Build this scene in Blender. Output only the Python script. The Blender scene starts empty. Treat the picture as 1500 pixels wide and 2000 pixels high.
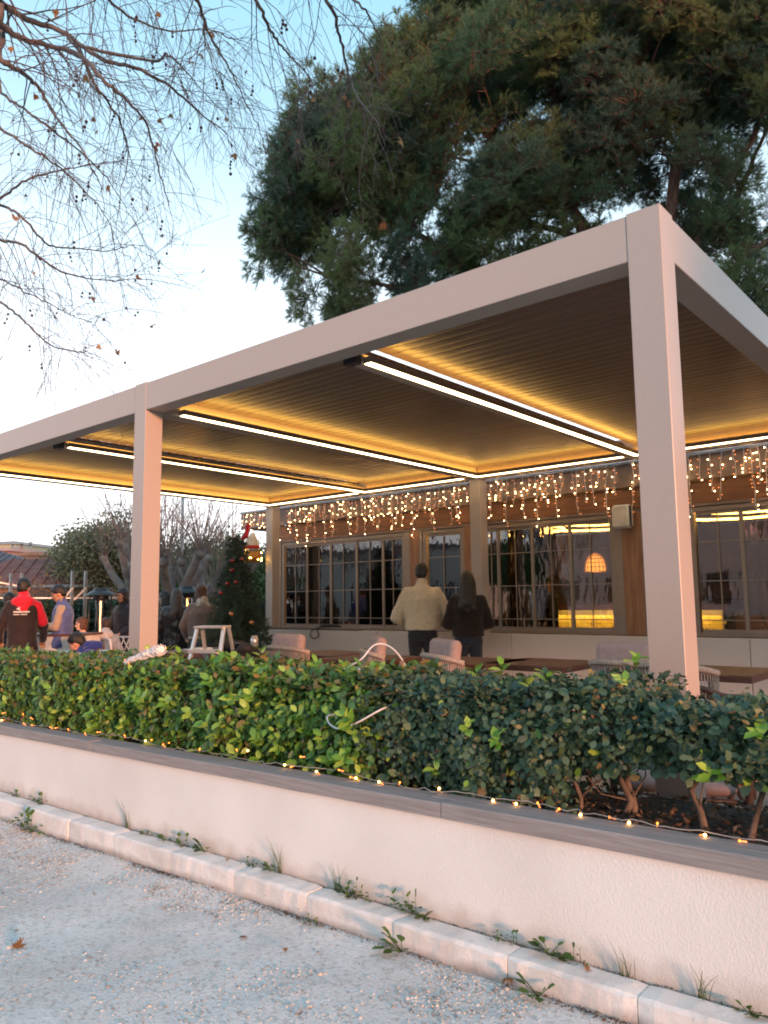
import bpy, math, random
import numpy as np
from mathutils import Vector, Matrix, Euler
random.seed(7); np.random.seed(7)
S = bpy.context.scene
R = math.radians
# ------------------------------------------------------------------ camera
F_PX, TILT, YAW, ROLL, CAM_H = 1488.47, 0.1171, 0.7054, -0.012, 1.35
def _basis():
    t, y, r = TILT, YAW, ROLL
    fwd = np.array([-math.sin(y)*math.cos(t), math.cos(y)*math.cos(t), math.sin(t)])
    right = np.array([math.cos(y), math.sin(y), 0.]); up = np.cross(right, fwd)
    return right*math.cos(r)+up*math.sin(r), -right*math.sin(r)+up*math.cos(r), fwd
CA, CB, CC = _basis()
cd = bpy.data.cameras.new('camera'); cam = bpy.data.objects.new('camera', cd)
S.collection.objects.link(cam); S.camera = cam
cd.sensor_fit = 'VERTICAL'; cd.sensor_height = 24.0; cd.sensor_width = 18.0
cd.lens = 24.0*F_PX/2000.0; cd.clip_end = 2000; cd.clip_start = 0.05
cam.matrix_world = Matrix(((CA[0], CB[0], -CC[0], 0), (CA[1], CB[1], -CC[1], 0), (CA[2], CB[2], -CC[2], CAM_H), (0, 0, 0, 1)))
# ------------------------------------------------------------------ world, sun, exposure
SUN_AZ = math.atan2(-0.30, 0.95)      # direction towards the sun in the XY plane
SUN_EL = R(7.0)
w = bpy.data.worlds.new('World'); S.world = w; w.use_nodes = True
nt = w.node_tree; nt.nodes.clear()
wo = nt.nodes.new('ShaderNodeOutputWorld'); bg = nt.nodes.new('ShaderNodeBackground')
sky = nt.nodes.new('ShaderNodeTexSky'); sky.sky_type = 'NISHITA'; sky.sun_disc = False
sky.sun_elevation = SUN_EL; sky.sun_rotation = math.pi/2 - SUN_AZ
sky.air_density = 1.0; sky.dust_density = 1.2; sky.ozone_density = 1.0; sky.altitude = 0
# dusk haze: the physical sky blended with a pale, azimuth-free elevation gradient
tcw = nt.nodes.new('ShaderNodeTexCoord'); sx_ = nt.nodes.new('ShaderNodeSeparateXYZ'); nt.links.new(tcw.outputs['Generated'], sx_.inputs[0])
rp = nt.nodes.new('ShaderNodeValToRGB'); el = rp.color_ramp.elements
for _ in range(4): el.new(.5)
for e_, (p_, c_) in zip(el, [(0.0, (9.6, 8.9, 9.2)), (.22, (8.8, 8.8, 9.4)), (.40, (5.6, 6.8, 7.6)), (.56, (3.1, 4.9, 6.1)), (.72, (1.9, 4.2, 5.6)), (1.0, (2.6, 3.8, 5.0))]):
    e_.position = p_; e_.color = (c_[0]/10, c_[1]/10, c_[2]/10, 1)
nt.links.new(sx_.outputs[2], rp.inputs[0])
ml = nt.nodes.new('ShaderNodeVectorMath'); ml.operation = 'SCALE'; ml.inputs['Scale'].default_value = 8.5; nt.links.new(rp.outputs[0], ml.inputs[0])
mxw = nt.nodes.new('ShaderNodeMix'); mxw.data_type = 'RGBA'; mxw.inputs[0].default_value = .8
nt.links.new(sky.outputs[0], mxw.inputs[6]); nt.links.new(ml.outputs[0], mxw.inputs[7])
nt.links.new(mxw.outputs[2], bg.inputs[0]); bg.inputs[1].default_value = 0.13
nt.links.new(bg.outputs[0], wo.inputs[0])
sl = bpy.data.lights.new('sun', 'SUN'); sun = bpy.data.objects.new('sun', sl); S.collection.objects.link(sun)
sl.energy = 2.8; sl.angle = R(5.0); sl.color = (1.0, 0.45, 0.25)
sd = Vector((math.cos(SUN_AZ)*math.cos(SUN_EL), math.sin(SUN_AZ)*math.cos(SUN_EL), math.sin(SUN_EL)))
sun.rotation_euler = sd.to_track_quat('Z', 'Y').to_euler()
S.view_settings.view_transform = 'Standard'; S.view_settings.look = 'None'
S.view_settings.exposure = 1.0; S.view_settings.gamma = 1.0; S.view_settings.use_curve_mapping = False
S.render.engine = 'CYCLES'
S.cycles.use_denoising = True; S.cycles.pixel_filter_type = 'BLACKMAN_HARRIS'; S.cycles.filter_width = 1.9
S.cycles.max_bounces = 7; S.cycles.diffuse_bounces = 3; S.cycles.glossy_bounces = 4
S.cycles.transparent_max_bounces = 16; S.cycles.caustics_reflective = False; S.cycles.caustics_refractive = False
S.cycles.sample_clamp_indirect = 6.0
# ------------------------------------------------------------------ pixel helpers (1500x2000 photograph)
def ray(u, v): return CC + CA*(u-750)/F_PX - CB*(v-1000)/F_PX
def un(u, v, ax, val):
    d = ray(u, v); val = val - (CAM_H if ax == 2 else 0)
    p = d*val/d[ax]; return np.array([p[0], p[1], p[2]+CAM_H])
def dist(u, v, D):
    d = ray(u, v); p = d*D/math.hypot(d[0], d[1]); return np.array([p[0], p[1], p[2]+CAM_H])
# ------------------------------------------------------------------ mesh builder
COL = S.collection
def tag(o, label=None, cat=None, group=None, kind=None):
    if label: o['label'] = label
    if cat: o['category'] = cat
    if group: o['group'] = group
    if kind: o['kind'] = kind
    return o
def thing(name, label, cat, loc=(0, 0, 0), rz=0, group=None):
    o = bpy.data.objects.new(name, None); COL.objects.link(o)
    o.location = loc; o.rotation_euler = (0, 0, rz); o.empty_display_size = .1
    return tag(o, label, cat, group)
def link_mesh(name, me, parent=None, mat=None):
    o = bpy.data.objects.new(name, me); COL.objects.link(o)
    if parent: o.parent = parent
    if mat and len(me.materials) == 0: me.materials.append(mat)
    return o
def np_mesh(name, V, F, mat=None, smooth=False, parent=None, uv=None):
    """V (n,3), F (m,k) constant k"""
    V = np.asarray(V, np.float32); F = np.asarray(F, np.int32)
    me = bpy.data.meshes.new(name); k = F.shape[1]
    me.vertices.add(len(V)); me.vertices.foreach_set('co', V.ravel())
    me.loops.add(F.size); me.loops.foreach_set('vertex_index', F.ravel())
    me.polygons.add(len(F)); me.polygons.foreach_set('loop_start', np.arange(0, F.size, k, dtype=np.int32))
    me.polygons.foreach_set('use_smooth', np.full(len(F), smooth))
    me.update(calc_edges=True); me.validate()
    if mat: me.materials.append(mat)
    return me
class MB:
    def __init__(s): s.v = []; s.f = []; s.sm = []; s.mi = []
    def add(s, V, F, smooth=False, mi=0):
        n = len(s.v); s.v.extend([tuple(map(float, p)) for p in V]); s.f.extend([tuple(n+i for i in f) for f in F])
        s.sm.extend([smooth]*len(F)); s.mi.extend([mi]*len(F)); return s
    def box(s, a, b, rot=None, piv=None, mi=0, bev=0.0):
        x0, y0, z0 = a; x1, y1, z1 = b
        if bev > 0:
            V = []; F = []
            e = bev
            # bevelled box: 24 verts
            for (sx, sy, sz) in [(i, j, k) for i in (0, 1) for j in (0, 1) for k in (0, 1)]:
                X = x1 if sx else x0; Y = y1 if sy else y0; Z = z1 if sz else z0
                ix = -e if sx else e; iy = -e if sy else e; iz = -e if sz else e
                V += [(X, Y+iy, Z+iz), (X+ix, Y, Z+iz), (X+ix, Y+iy, Z)]
            def vi(sx, sy, sz, k): return (sx*4+sy*2+sz)*3+k
            F += [(vi(0,0,0,0),vi(0,0,1,0),vi(0,1,1,0),vi(0,1,0,0)),(vi(1,0,0,0),vi(1,1,0,0),vi(1,1,1,0),vi(1,0,1,0)),
                  (vi(0,0,0,1),vi(1,0,0,1),vi(1,0,1,1),vi(0,0,1,1)),(vi(0,1,0,1),vi(0,1,1,1),vi(1,1,1,1),vi(1,1,0,1)),
                  (vi(0,0,0,2),vi(0,1,0,2),vi(1,1,0,2),vi(1,0,0,2)),(vi(0,0,1,2),vi(1,0,1,2),vi(1,1,1,2),vi(0,1,1,2))]
            for sy in (0, 1):
                for sz in (0, 1):
                    q = [vi(0,sy,sz,1), vi(1,sy,sz,1), vi(1,sy,sz,2), vi(0,sy,sz,2)]; F.append(tuple(q if (sy^sz) == 0 else q[::-1]) )
            for sx in (0, 1):
                for sz in (0, 1):
                    q = [vi(sx,0,sz,0), vi(sx,1,sz,0), vi(sx,1,sz,2), vi(sx,0,sz,2)]; F.append(tuple(q if (sx^sz) else q[::-1]))
            for sx in (0, 1):
                for sy in (0, 1):
                    q = [vi(sx,sy,0,0), vi(sx,sy,1,0), vi(sx,sy,1,1), vi(sx,sy,0,1)]; F.append(tuple(q if (sx^sy) else q[::-1]))
            for sx in (0, 1):
                for sy in (0, 1):
                    for sz in (0, 1):
                        q = [vi(sx,sy,sz,0), vi(sx,sy,sz,1), vi(sx,sy,sz,2)]; F.append(tuple(q if (sx^sy^sz) else q[::-1]))
        else:
            V = [(x0,y0,z0),(x1,y0,z0),(x1,y1,z0),(x0,y1,z0),(x0,y0,z1),(x1,y0,z1),(x1,y1,z1),(x0,y1,z1)]
            F = [(0,3,2,1),(4,5,6,7),(0,1,5,4),(1,2,6,5),(2,3,7,6),(3,0,4,7)]
        if rot is not None:
            M = Euler(rot).to_matrix(); p = Vector(piv if piv is not None else ((x0+x1)/2, (y0+y1)/2, (z0+z1)/2))
            V = [tuple(M @ (Vector(q)-p) + p) for q in V]
        return s.add(V, F, False, mi)
    def hexa(s, bot, top, mi=0):
        """bot/top: 4 points ccw"""
        V = list(bot)+list(top); F = [(0,3,2,1),(4,5,6,7),(0,1,5,4),(1,2,6,5),(2,3,7,6),(3,0,4,7)]
        return s.add(V, F, False, mi)
    def beam(s, p0, p1, wx, wz, up=(0, 0, 1), mi=0):
        p0 = Vector(p0); p1 = Vector(p1); d = (p1-p0).normalized(); u = Vector(up)
        if abs(d.dot(u)) > .99: u = Vector((0, 1, 0))
        a = d.cross(u).normalized()*wx/2; b = a.cross(d).normalized()*wz/2
        B = [p0-a-b, p0+a-b, p0+a+b, p0-a+b]; T = [p1-a-b, p1+a-b, p1+a+b, p1-a+b]
        V = B+T; F = [(0,1,2,3),(4,7,6,5),(0,4,5,1),(1,5,6,2),(2,6,7,3),(3,7,4,0)]
        return s.add(V, F, False, mi)
    def tube(s, pts, rad, n=8, caps=True, mi=0, smooth=True):
        P = np.array(pts, float); m = len(P)
        r = np.full(m, rad, float) if np.isscalar(rad) else np.array(rad, float)
        T = np.gradient(P, axis=0); T /= (np.linalg.norm(T, axis=1)[:, None]+1e-12)
        ref = np.array([0, 0, 1.]) if abs(T[0][2]) < .9 else np.array([1., 0, 0])
        V = []
        a = np.cross(T[0], ref); a /= np.linalg.norm(a)
        th = np.arange(n)*2*math.pi/n
        for i in range(m):
            a = a - T[i]*a.dot(T[i]); a /= (np.linalg.norm(a)+1e-12); b = np.cross(T[i], a)
            V.append(P[i]+r[i]*(np.cos(th)[:, None]*a+np.sin(th)[:, None]*b))
        V = np.concatenate(V); F = []
        for i in range(m-1):
            for j in range(n):
                k = (j+1) % n; F.append((i*n+j, i*n+k, (i+1)*n+k, (i+1)*n+j))
        s.add(V, F, smooth, mi)
        if caps:
            b0 = len(s.v)-len(V)
            s.f.append(tuple(b0+j for j in range(n))[::-1]); s.f.append(tuple(b0+(m-1)*n+j for j in range(n)))
            s.sm += [False]*2; s.mi += [mi]*2
        return s
    def lathe(s, prof, c=(0, 0, 0), n=20, mi=0, sx=1, sy=1):
        V = []; F = []; m = len(prof)
        for (r, z) in prof:
            for j in range(n):
                t = 2*math.pi*j/n; V.append((c[0]+r*math.cos(t)*sx, c[1]+r*math.sin(t)*sy, c[2]+z))
        for i in range(m-1):
            for j in range(n):
                k = (j+1) % n; F.append((i*n+j, i*n+k, (i+1)*n+k, (i+1)*n+j))
        return s.add(V, F, True, mi)
    def ell(s, c, r, rot=None, n=14, m=10, mi=0):
        V = []; F = []
        M = Euler(rot).to_matrix() if rot is not None else Matrix.Identity(3)
        V.append((0, 0, -1))
        for i in range(1, m):
            ph = -math.pi/2+math.pi*i/m
            for j in range(n):
                t = 2*math.pi*j/n; V.append((math.cos(ph)*math.cos(t), math.cos(ph)*math.sin(t), math.sin(ph)))
        V.append((0, 0, 1))
        V = [tuple(M @ Vector((p[0]*r[0], p[1]*r[1], p[2]*r[2])) + Vector(c)) for p in V]
        for j in range(n):
            F.append((0, 1+(j+1) % n, 1+j))
            for i in range(m-2):
                a = 1+i*n; F.append((a+j, a+(j+1) % n, a+n+(j+1) % n, a+n+j))
            a = 1+(m-2)*n; F.append((a+j, a+(j+1) % n, len(V)-1))
        return s.add(V, F, True, mi)
    def cap(s, p0, p1, r0, r1=None, n=12):
        """capsule / tapered limb, closed"""
        r1 = r0 if r1 is None else r1
        p0 = np.array(p0, float); p1 = np.array(p1, float); d = p1-p0; L = np.linalg.norm(d); d = d/(L+1e-9)
        P = []; rr = []
        for a in (89, 65, 40, 18): P.append(p0-d*r0*math.sin(R(a))); rr.append(r0*math.cos(R(a)))
        P.append(p0); rr.append(r0); P.append(p1); rr.append(r1)
        for a in (18, 40, 65, 89): P.append(p1+d*r1*math.sin(R(a))); rr.append(r1*math.cos(R(a)))
        return s.tube(P, rr, n)
    def limb(s, pts, rad, n=12):
        for i in range(len(pts)-1): s.cap(pts[i], pts[i+1], rad[i], rad[i+1], n)
        return s
    def sect(s, secs, n=20):
        """stack of elliptical sections [(cx,cy,z,rx,ry)], closed"""
        V = []; F = []
        for (cx, cy, z, rx, ry) in secs:
            for j in range(n):
                t = 2*math.pi*j/n; V.append((cx+rx*math.cos(t), cy+ry*math.sin(t), z))
        m = len(secs)
        for i in range(m-1):
            for j in range(n):
                k = (j+1) % n; F.append((i*n+j, i*n+k, (i+1)*n+k, (i+1)*n+j))
        F.append(tuple(range(n))[::-1]); F.append(tuple((m-1)*n+j for j in range(n)))
        return s.add(V, F, True)
    def xform(s, M, i0=0):
        for i in range(i0, len(s.v)): s.v[i] = tuple(M @ Vector(s.v[i]))
        return s
    def build(s, name, mat, parent=None, world=False, kind=None, label=None, subs=None, data=False):
        V = s.v
        if world and parent is not None:
            Mi = (Matrix.Translation(parent.location) @ parent.rotation_euler.to_matrix().to_4x4()).inverted()
            V = [tuple(Mi @ Vector(p)) for p in V]
        me = bpy.data.meshes.new(name); me.from_pydata(V, [], s.f); me.update()
        me.polygons.foreach_set('use_smooth', s.sm)
        mats = mat if isinstance(mat, (list, tuple)) else [mat]
        for m in mats: me.materials.append(m)
        if len(mats) > 1: me.polygons.foreach_set('material_index', s.mi)
        if data: return me
        o = link_mesh(name, me, parent)
        if kind: o['kind'] = kind
        if label: o['label'] = label
        return o
def remesh(o, vox, smooth=2, disp=0.0, scale=.12):
    m = o.modifiers.new('r', 'REMESH'); m.mode = 'VOXEL'; m.voxel_size = vox; m.use_smooth_shade = True
    if smooth: q = o.modifiers.new('s', 'SMOOTH'); q.factor = .6; q.iterations = smooth
    if disp:
        t = bpy.data.textures.new('folds', 'CLOUDS'); t.noise_scale = scale; t.noise_depth = 2
        d = o.modifiers.new('d', 'DISPLACE'); d.texture = t; d.strength = disp; d.mid_level = .5; d.texture_coords = 'LOCAL'
    return o
def dup(root, loc, rz, label=None, parent=None):
    r = root.copy(); COL.objects.link(r); r.location = loc; r.rotation_euler = (0, 0, rz)
    if parent: r.parent = parent
    if label: r['label'] = label
    for ch in list(root.children):
        c = ch.copy(); COL.objects.link(c); c.parent = r
        for g in list(ch.children):
            d = g.copy(); COL.objects.link(d); d.parent = c
    return r
# ------------------------------------------------------------------ materials
def mk(name):
    m = bpy.data.materials.new(name); m.use_nodes = True; n = m.node_tree
    return m, n, n.nodes['Principled BSDF']
def N(nt, t, **k):
    n = nt.nodes.new(t)
    for a, b in k.items(): setattr(n, a, b)
    return n
def ramp(nt, fac, stops):
    r = N(nt, 'ShaderNodeValToRGB'); e = r.color_ramp.elements
    while len(e) < len(stops): e.new(.5)
    for i, (p, c) in enumerate(stops): e[i].position = p; e[i].color = (*c, 1)
    nt.links.new(fac, r.inputs[0]); return r.outputs[0]
def mat(name, col, rough=.6, metal=0, var=.12, scale=8, bump=0, bscale=60, spec=.5, col2=None, detail=4, stretch=None, obj=True, sheen=0, coat=0):
    m, n, p = mk(name); L = n.links
    tc = N(n, 'ShaderNodeTexCoord'); out = tc.outputs['Object']
    mp = N(n, 'ShaderNodeMapping'); L.new(out, mp.inputs[0])
    if stretch: mp.inputs['Scale'].default_value = stretch
    nz = N(n, 'ShaderNodeTexNoise'); nz.inputs['Scale'].default_value = scale; nz.inputs['Detail'].default_value = detail
    L.new(mp.outputs[0], nz.inputs[0])
    c = np.array(col); c2 = np.array(col2) if col2 is not None else np.clip(c*(1-var*1.6), 0, 1); c1 = c if col2 is not None else np.clip(c*(1+var), 0, 1)
    L.new(ramp(n, nz.outputs[0], [(.32, tuple(c2)), (.68, tuple(c1))]), p.inputs['Base Color'])
    p.inputs['Roughness'].default_value = rough; p.inputs['Metallic'].default_value = metal
    p.inputs['Specular IOR Level'].default_value = spec
    if sheen: p.inputs['Sheen Weight'].default_value = sheen
    if coat: p.inputs['Coat Weight'].default_value = coat
    if bump:
        b = N(n, 'ShaderNodeTexNoise'); b.inputs['Scale'].default_value = bscale; b.inputs['Detail'].default_value = 5
        L.new(mp.outputs[0], b.inputs[0]); bb = N(n, 'ShaderNodeBump'); bb.inputs['Strength'].default_value = bump; bb.inputs['Distance'].default_value = .01
        L.new(b.outputs[0], bb.inputs['Height']); L.new(bb.outputs[0], p.inputs['Normal'])
    return m
def emis(name, col, s, sample=True, base=None):
    m, n, p = mk(name); p.inputs['Base Color'].default_value = (*(base or col), 1)
    p.inputs['Emission Color'].default_value = (*col, 1); p.inputs['Emission Strength'].default_value = s
    if not sample: m.cycles.emission_sampling = 'NONE'
    return m
def leafmat(name, cols, rough=.45, trans=.25, spec=.4, objrand=False, translu=True):
    m, n, p = mk(name); L = n.links
    if objrand: src = N(n, 'ShaderNodeObjectInfo').outputs['Random']
    else: src = N(n, 'ShaderNodeNewGeometry').outputs['Random Per Island']
    k = len(cols); st = [((i+.5)/k, c) for i, c in enumerate(cols)]
    c = ramp(n, src, st); L.new(c, p.inputs['Base Color'])
    p.inputs['Roughness'].default_value = rough; p.inputs['Specular IOR Level'].default_value = spec
    if translu:
        t = N(n, 'ShaderNodeBsdfTranslucent'); L.new(c, t.inputs[0]); mx = N(n, 'ShaderNodeMixShader'); mx.inputs[0].default_value = trans
        o = n.nodes['Material Output']; L.new(p.outputs[0], mx.inputs[1]); L.new(t.outputs[0], mx.inputs[2]); L.new(mx.outputs[0], o.inputs[0])
    return m
def wood(name, c1, c2, rough=.55, sc=6, stretch=(1, 12, 12), bump=.25):
    return mat(name, c1, rough, 0, 0, sc, bump, 9, .4, c2, 7, stretch)
M = {}
M['perg'] = mat('pergola_paint', (.40, .335, .30), .40, 0, .012, 30, .015, 500)
M['perg_dark'] = mat('pergola_trim', (.22, .16, .125), .4, 0, .05, 12, .03, 200)
M['slat'] = mat('louvre_paint', (.135, .092, .076), .30, .15, .03, 3)
M['led'] = emis('led_white', (1, .70, .36), 6)
M['led2'] = emis('led_amber', (1, .54, .10), 8)
M['bulb'] = emis('bulb_warm', (1, .55, .22), 26, False)
M['bulb_dim'] = emis('bulb_dim', (1, .27, .06), 1.7, False)
M['bulb2'] = emis('bulb_path', (1, .50, .12), 9, False)
M['wire'] = mat('clear_wire', (.72, .70, .70), .35, 0, .05)
M['black'] = mat('black_metal', (.02, .02, .022), .4, 0, .2)
M['grey_m'] = mat('grey_metal', (.30, .30, .31), .35, .6, .1)
M['alu'] = mat('aluminium', (.62, .61, .60), .35, .7, .06)
M['white_w'] = mat('white_paint_wall', (.50, .44, .40), .7, 0, .03, 2, .05, 40)
M['cap'] = wood('dark_cap_wood', (.10, .055, .035), (.05, .028, .02))
M['glulam'] = wood('glulam_wood', (.21, .095, .042), (.14, .06, .027), .5, 3)
M['glulam_v'] = wood('glulam_wood_v', (.34, .175, .085), (.22, .10, .05), .5, 3, (12, 12, 1))
M['fascia'] = mat('fascia_board', (.19, .135, .105), .5, 0, .1, 4, .05, 30)
M['frame'] = mat('window_frame_bronze', (.27, .21, .165), .38, .2, .05, 20)
M['walnut'] = wood('walnut_top', (.15, .055, .035), (.075, .028, .018), .5, 5)
M['cush'] = mat('cushion_fabric', (.40, .28, .255), .95, 0, .06, 25, .3, 120)
M['rope'] = mat('rope_beige', (.42, .33, .27), .85, 0, .15, 60, .3, 200)
M['teak'] = mat('chair_frame_wood', (.10, .05, .035), .45, 0, .2, 8)
M['weather'] = None
# --- special materials
def stucco():
    m, n, p = mk('white_stucco'); L = n.links
    tc = N(n, 'ShaderNodeTexCoord'); o = tc.outputs['Object']
    big = N(n, 'ShaderNodeTexNoise'); big.inputs['Scale'].default_value = 1.7; big.inputs['Detail'].default_value = 5; L.new(o, big.inputs[0])
    c = ramp(n, big.outputs[0], [(.3, (.68, .655, .63)), (.7, (.78, .76, .735))])
    # dirt splash near the foot (distance above the kerb is stored in a vertex attribute)
    at = N(n, 'ShaderNodeAttribute', attribute_name='height'); nz = N(n, 'ShaderNodeTexNoise'); nz.inputs['Scale'].default_value = 9; nz.inputs['Detail'].default_value = 7; L.new(o, nz.inputs[0])
    ad = N(n, 'ShaderNodeMath', operation='MULTIPLY_ADD'); L.new(nz.outputs[0], ad.inputs[0]); ad.inputs[1].default_value = -.16; L.new(at.outputs['Fac'], ad.inputs[2])
    f = N(n, 'ShaderNodeMapRange'); L.new(ad.outputs[0], f.inputs[0]); f.inputs[1].default_value = -.09; f.inputs[2].default_value = .0; f.inputs[3].default_value = .55; f.inputs[4].default_value = 0
    mx = N(n, 'ShaderNodeMix', data_type='RGBA'); L.new(f.outputs[0], mx.inputs[0]); L.new(c, mx.inputs[6]); mx.inputs[7].default_value = (.36, .30, .25, 1)
    # hairline marks
    sp = N(n, 'ShaderNodeTexVoronoi'); sp.inputs['Scale'].default_value = 7; L.new(o, sp.inputs[0])
    fs = N(n, 'ShaderNodeMapRange'); L.new(sp.outputs['Distance'], fs.inputs[0]); fs.inputs[1].default_value = .015; fs.inputs[2].default_value = .04; fs.inputs[3].default_value = .5; fs.inputs[4].default_value = 0
    m2 = N(n, 'ShaderNodeMix', data_type='RGBA'); L.new(fs.outputs[0], m2.inputs[0]); L.new(mx.outputs[2], m2.inputs[6]); m2.inputs[7].default_value = (.38, .34, .3, 1)
    L.new(m2.outputs[2], p.inputs['Base Color'])
    b1 = N(n, 'ShaderNodeTexNoise'); b1.inputs['Scale'].default_value = 170; b1.inputs['Detail'].default_value = 3; L.new(o, b1.inputs[0])
    b2 = N(n, 'ShaderNodeTexNoise'); b2.inputs['Scale'].default_value = 420; b2.inputs['Detail'].default_value = 2; L.new(o, b2.inputs[0])
    r1 = N(n, 'ShaderNodeMapRange'); L.new(b1.outputs[0], r1.inputs[0]); r1.inputs[1].default_value = .40; r1.inputs[2].default_value = .70
    s = N(n, 'ShaderNodeMath', operation='MULTIPLY_ADD'); L.new(b2.outputs[0], s.inputs[0]); s.inputs[1].default_value = .3; L.new(r1.outputs[0], s.inputs[2])
    bb = N(n, 'ShaderNodeBump'); bb.inputs['Strength'].default_value = .4; bb.inputs['Distance'].default_value = .002; L.new(s.outputs[0], bb.inputs['Height']); L.new(bb.outputs[0], p.inputs['Normal'])
    p.inputs['Roughness'].default_value = .85; p.inputs['Specular IOR Level'].default_value = .2
    return m
def kerbmat():
    m, n, p = mk('kerb_paint'); L = n.links
    tc = N(n, 'ShaderNodeTexCoord'); o = tc.outputs['Object']
    a = N(n, 'ShaderNodeTexNoise'); a.inputs['Scale'].default_value = 5; a.inputs['Detail'].default_value = 8; L.new(o, a.inputs[0])
    c = ramp(n, a.outputs[0], [(.3, (.56, .53, .50)), (.6, (.76, .735, .71))])
    b = N(n, 'ShaderNodeTexNoise'); b.inputs['Scale'].default_value = 34; b.inputs['Detail'].default_value = 6; b.inputs['Roughness'].default_value = .7; L.new(o, b.inputs[0])
    f = N(n, 'ShaderNodeMapRange'); L.new(b.outputs[0], f.inputs[0]); f.inputs[1].default_value = .63; f.inputs[2].default_value = .72; f.inputs[4].default_value = .75
    mx = N(n, 'ShaderNodeMix', data_type='RGBA'); L.new(f.outputs[0], mx.inputs[0]); L.new(c, mx.inputs[6]); mx.inputs[7].default_value = (.27, .24, .21, 1)
    at = N(n, 'ShaderNodeAttribute', attribute_name='height'); ad = N(n, 'ShaderNodeMath', operation='MULTIPLY_ADD'); L.new(a.outputs[0], ad.inputs[0]); ad.inputs[1].default_value = -.1; L.new(at.outputs['Fac'], ad.inputs[2])
    g = N(n, 'ShaderNodeMapRange'); L.new(ad.outputs[0], g.inputs[0]); g.inputs[1].default_value = -.055; g.inputs[2].default_value = -.02; g.inputs[3].default_value = .7; g.inputs[4].default_value = 0
    m2 = N(n, 'ShaderNodeMix', data_type='RGBA'); L.new(g.outputs[0], m2.inputs[0]); L.new(mx.outputs[2], m2.inputs[6]); m2.inputs[7].default_value = (.22, .17, .14, 1)
    L.new(m2.outputs[2], p.inputs['Base Color'])
    bb = N(n, 'ShaderNodeBump'); bb.inputs['Strength'].default_value = .8; bb.inputs['Distance'].default_value = .006; L.new(b.outputs[0], bb.inputs['Height']); L.new(bb.outputs[0], p.inputs['Normal'])
    p.inputs['Roughness'].default_value = .85; return m
def streetmat():
    m, n, p = mk('street_surface'); L = n.links
    tc = N(n, 'ShaderNodeTexCoord'); o = tc.outputs['Object']
    a = N(n, 'ShaderNodeTexNoise'); a.inputs['Scale'].default_value = 1.3; a.inputs['Detail'].default_value = 8; a.inputs['Roughness'].default_value = .62; L.new(o, a.inputs[0])
    c = ramp(n, a.outputs[0], [(.28, (.50, .485, .465)), (.5, (.70, .69, .675)), (.70, (.80, .79, .775))])
    s = N(n, 'ShaderNodeTexNoise'); s.inputs['Scale'].default_value = 42; s.inputs['Detail'].default_value = 6; s.inputs['Roughness'].default_value = .75; L.new(o, s.inputs[0])
    f = ramp(n, s.outputs[0], [(.35, (.62, .60, .58)), (.5, (1, 1, 1)), (.66, (1.0, 1.0, 1.0)), (.72, (1.35, 1.3, 1.25))])
    mu = N(n, 'ShaderNodeMix', data_type='RGBA', blend_type='MULTIPLY'); mu.inputs[0].default_value = .9; L.new(c, mu.inputs[6]); L.new(f, mu.inputs[7])
    st = N(n, 'ShaderNodeTexNoise'); st.inputs['Scale'].default_value = .8; st.inputs['Detail'].default_value = 3; mp = N(n, 'ShaderNodeMapping'); mp.inputs['Location'].default_value = (3.1, 1.2, 0); L.new(o, mp.inputs[0]); L.new(mp.outputs[0], st.inputs[0])
    g = N(n, 'ShaderNodeMapRange'); L.new(st.outputs[0], g.inputs[0]); g.inputs[1].default_value = .60; g.inputs[2].default_value = .74; g.inputs[4].default_value = .35
    m2 = N(n, 'ShaderNodeMix', data_type='RGBA'); L.new(g.outputs[0], m2.inputs[0]); L.new(mu.outputs[2], m2.inputs[6]); m2.inputs[7].default_value = (.15, .145, .14, 1)
    L.new(m2.outputs[2], p.inputs['Base Color'])
    v = N(n, 'ShaderNodeTexVoronoi'); v.inputs['Scale'].default_value = 75; L.new(o, v.inputs[0])
    sm = N(n, 'ShaderNodeMath', operation='MULTIPLY_ADD'); L.new(v.outputs['Distance'], sm.inputs[0]); sm.inputs[1].default_value = -.5; L.new(s.outputs[0], sm.inputs[2])
    bb = N(n, 'ShaderNodeBump'); bb.inputs['Strength'].default_value = .8; bb.inputs['Distance'].default_value = .010; L.new(sm.outputs[0], bb.inputs['Height']); L.new(bb.outputs[0], p.inputs['Normal'])
    p.inputs['Roughness'].default_value = .92; p.inputs['Specular IOR Level'].default_value = .2; return m
def weathered():
    m, n, p = mk('weathered_timber'); L = n.links
    tc = N(n, 'ShaderNodeTexCoord'); o = tc.outputs['Object']
    mp = N(n, 'ShaderNodeMapping'); mp.inputs['Scale'].default_value = (1.2, 26, 26); L.new(o, mp.inputs[0])
    a = N(n, 'ShaderNodeTexNoise'); a.inputs['Scale'].default_value = 3; a.inputs['Detail'].default_value = 9; a.inputs['Roughness'].default_value = .7; a.inputs['Distortion'].default_value = .6; L.new(mp.outputs[0], a.inputs[0])
    c = ramp(n, a.outputs[0], [(.28, (.19, .172, .168)), (.5, (.265, .245, .24)), (.72, (.34, .32, .315))])
    L.new(c, p.inputs['Base Color']); bb = N(n, 'ShaderNodeBump'); bb.inputs['Strength'].default_value = .9; bb.inputs['Distance'].default_value = .005
    L.new(a.outputs[0], bb.inputs['Height']); L.new(bb.outputs[0], p.inputs['Normal']); p.inputs['Roughness'].default_value = .85; return m
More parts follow.
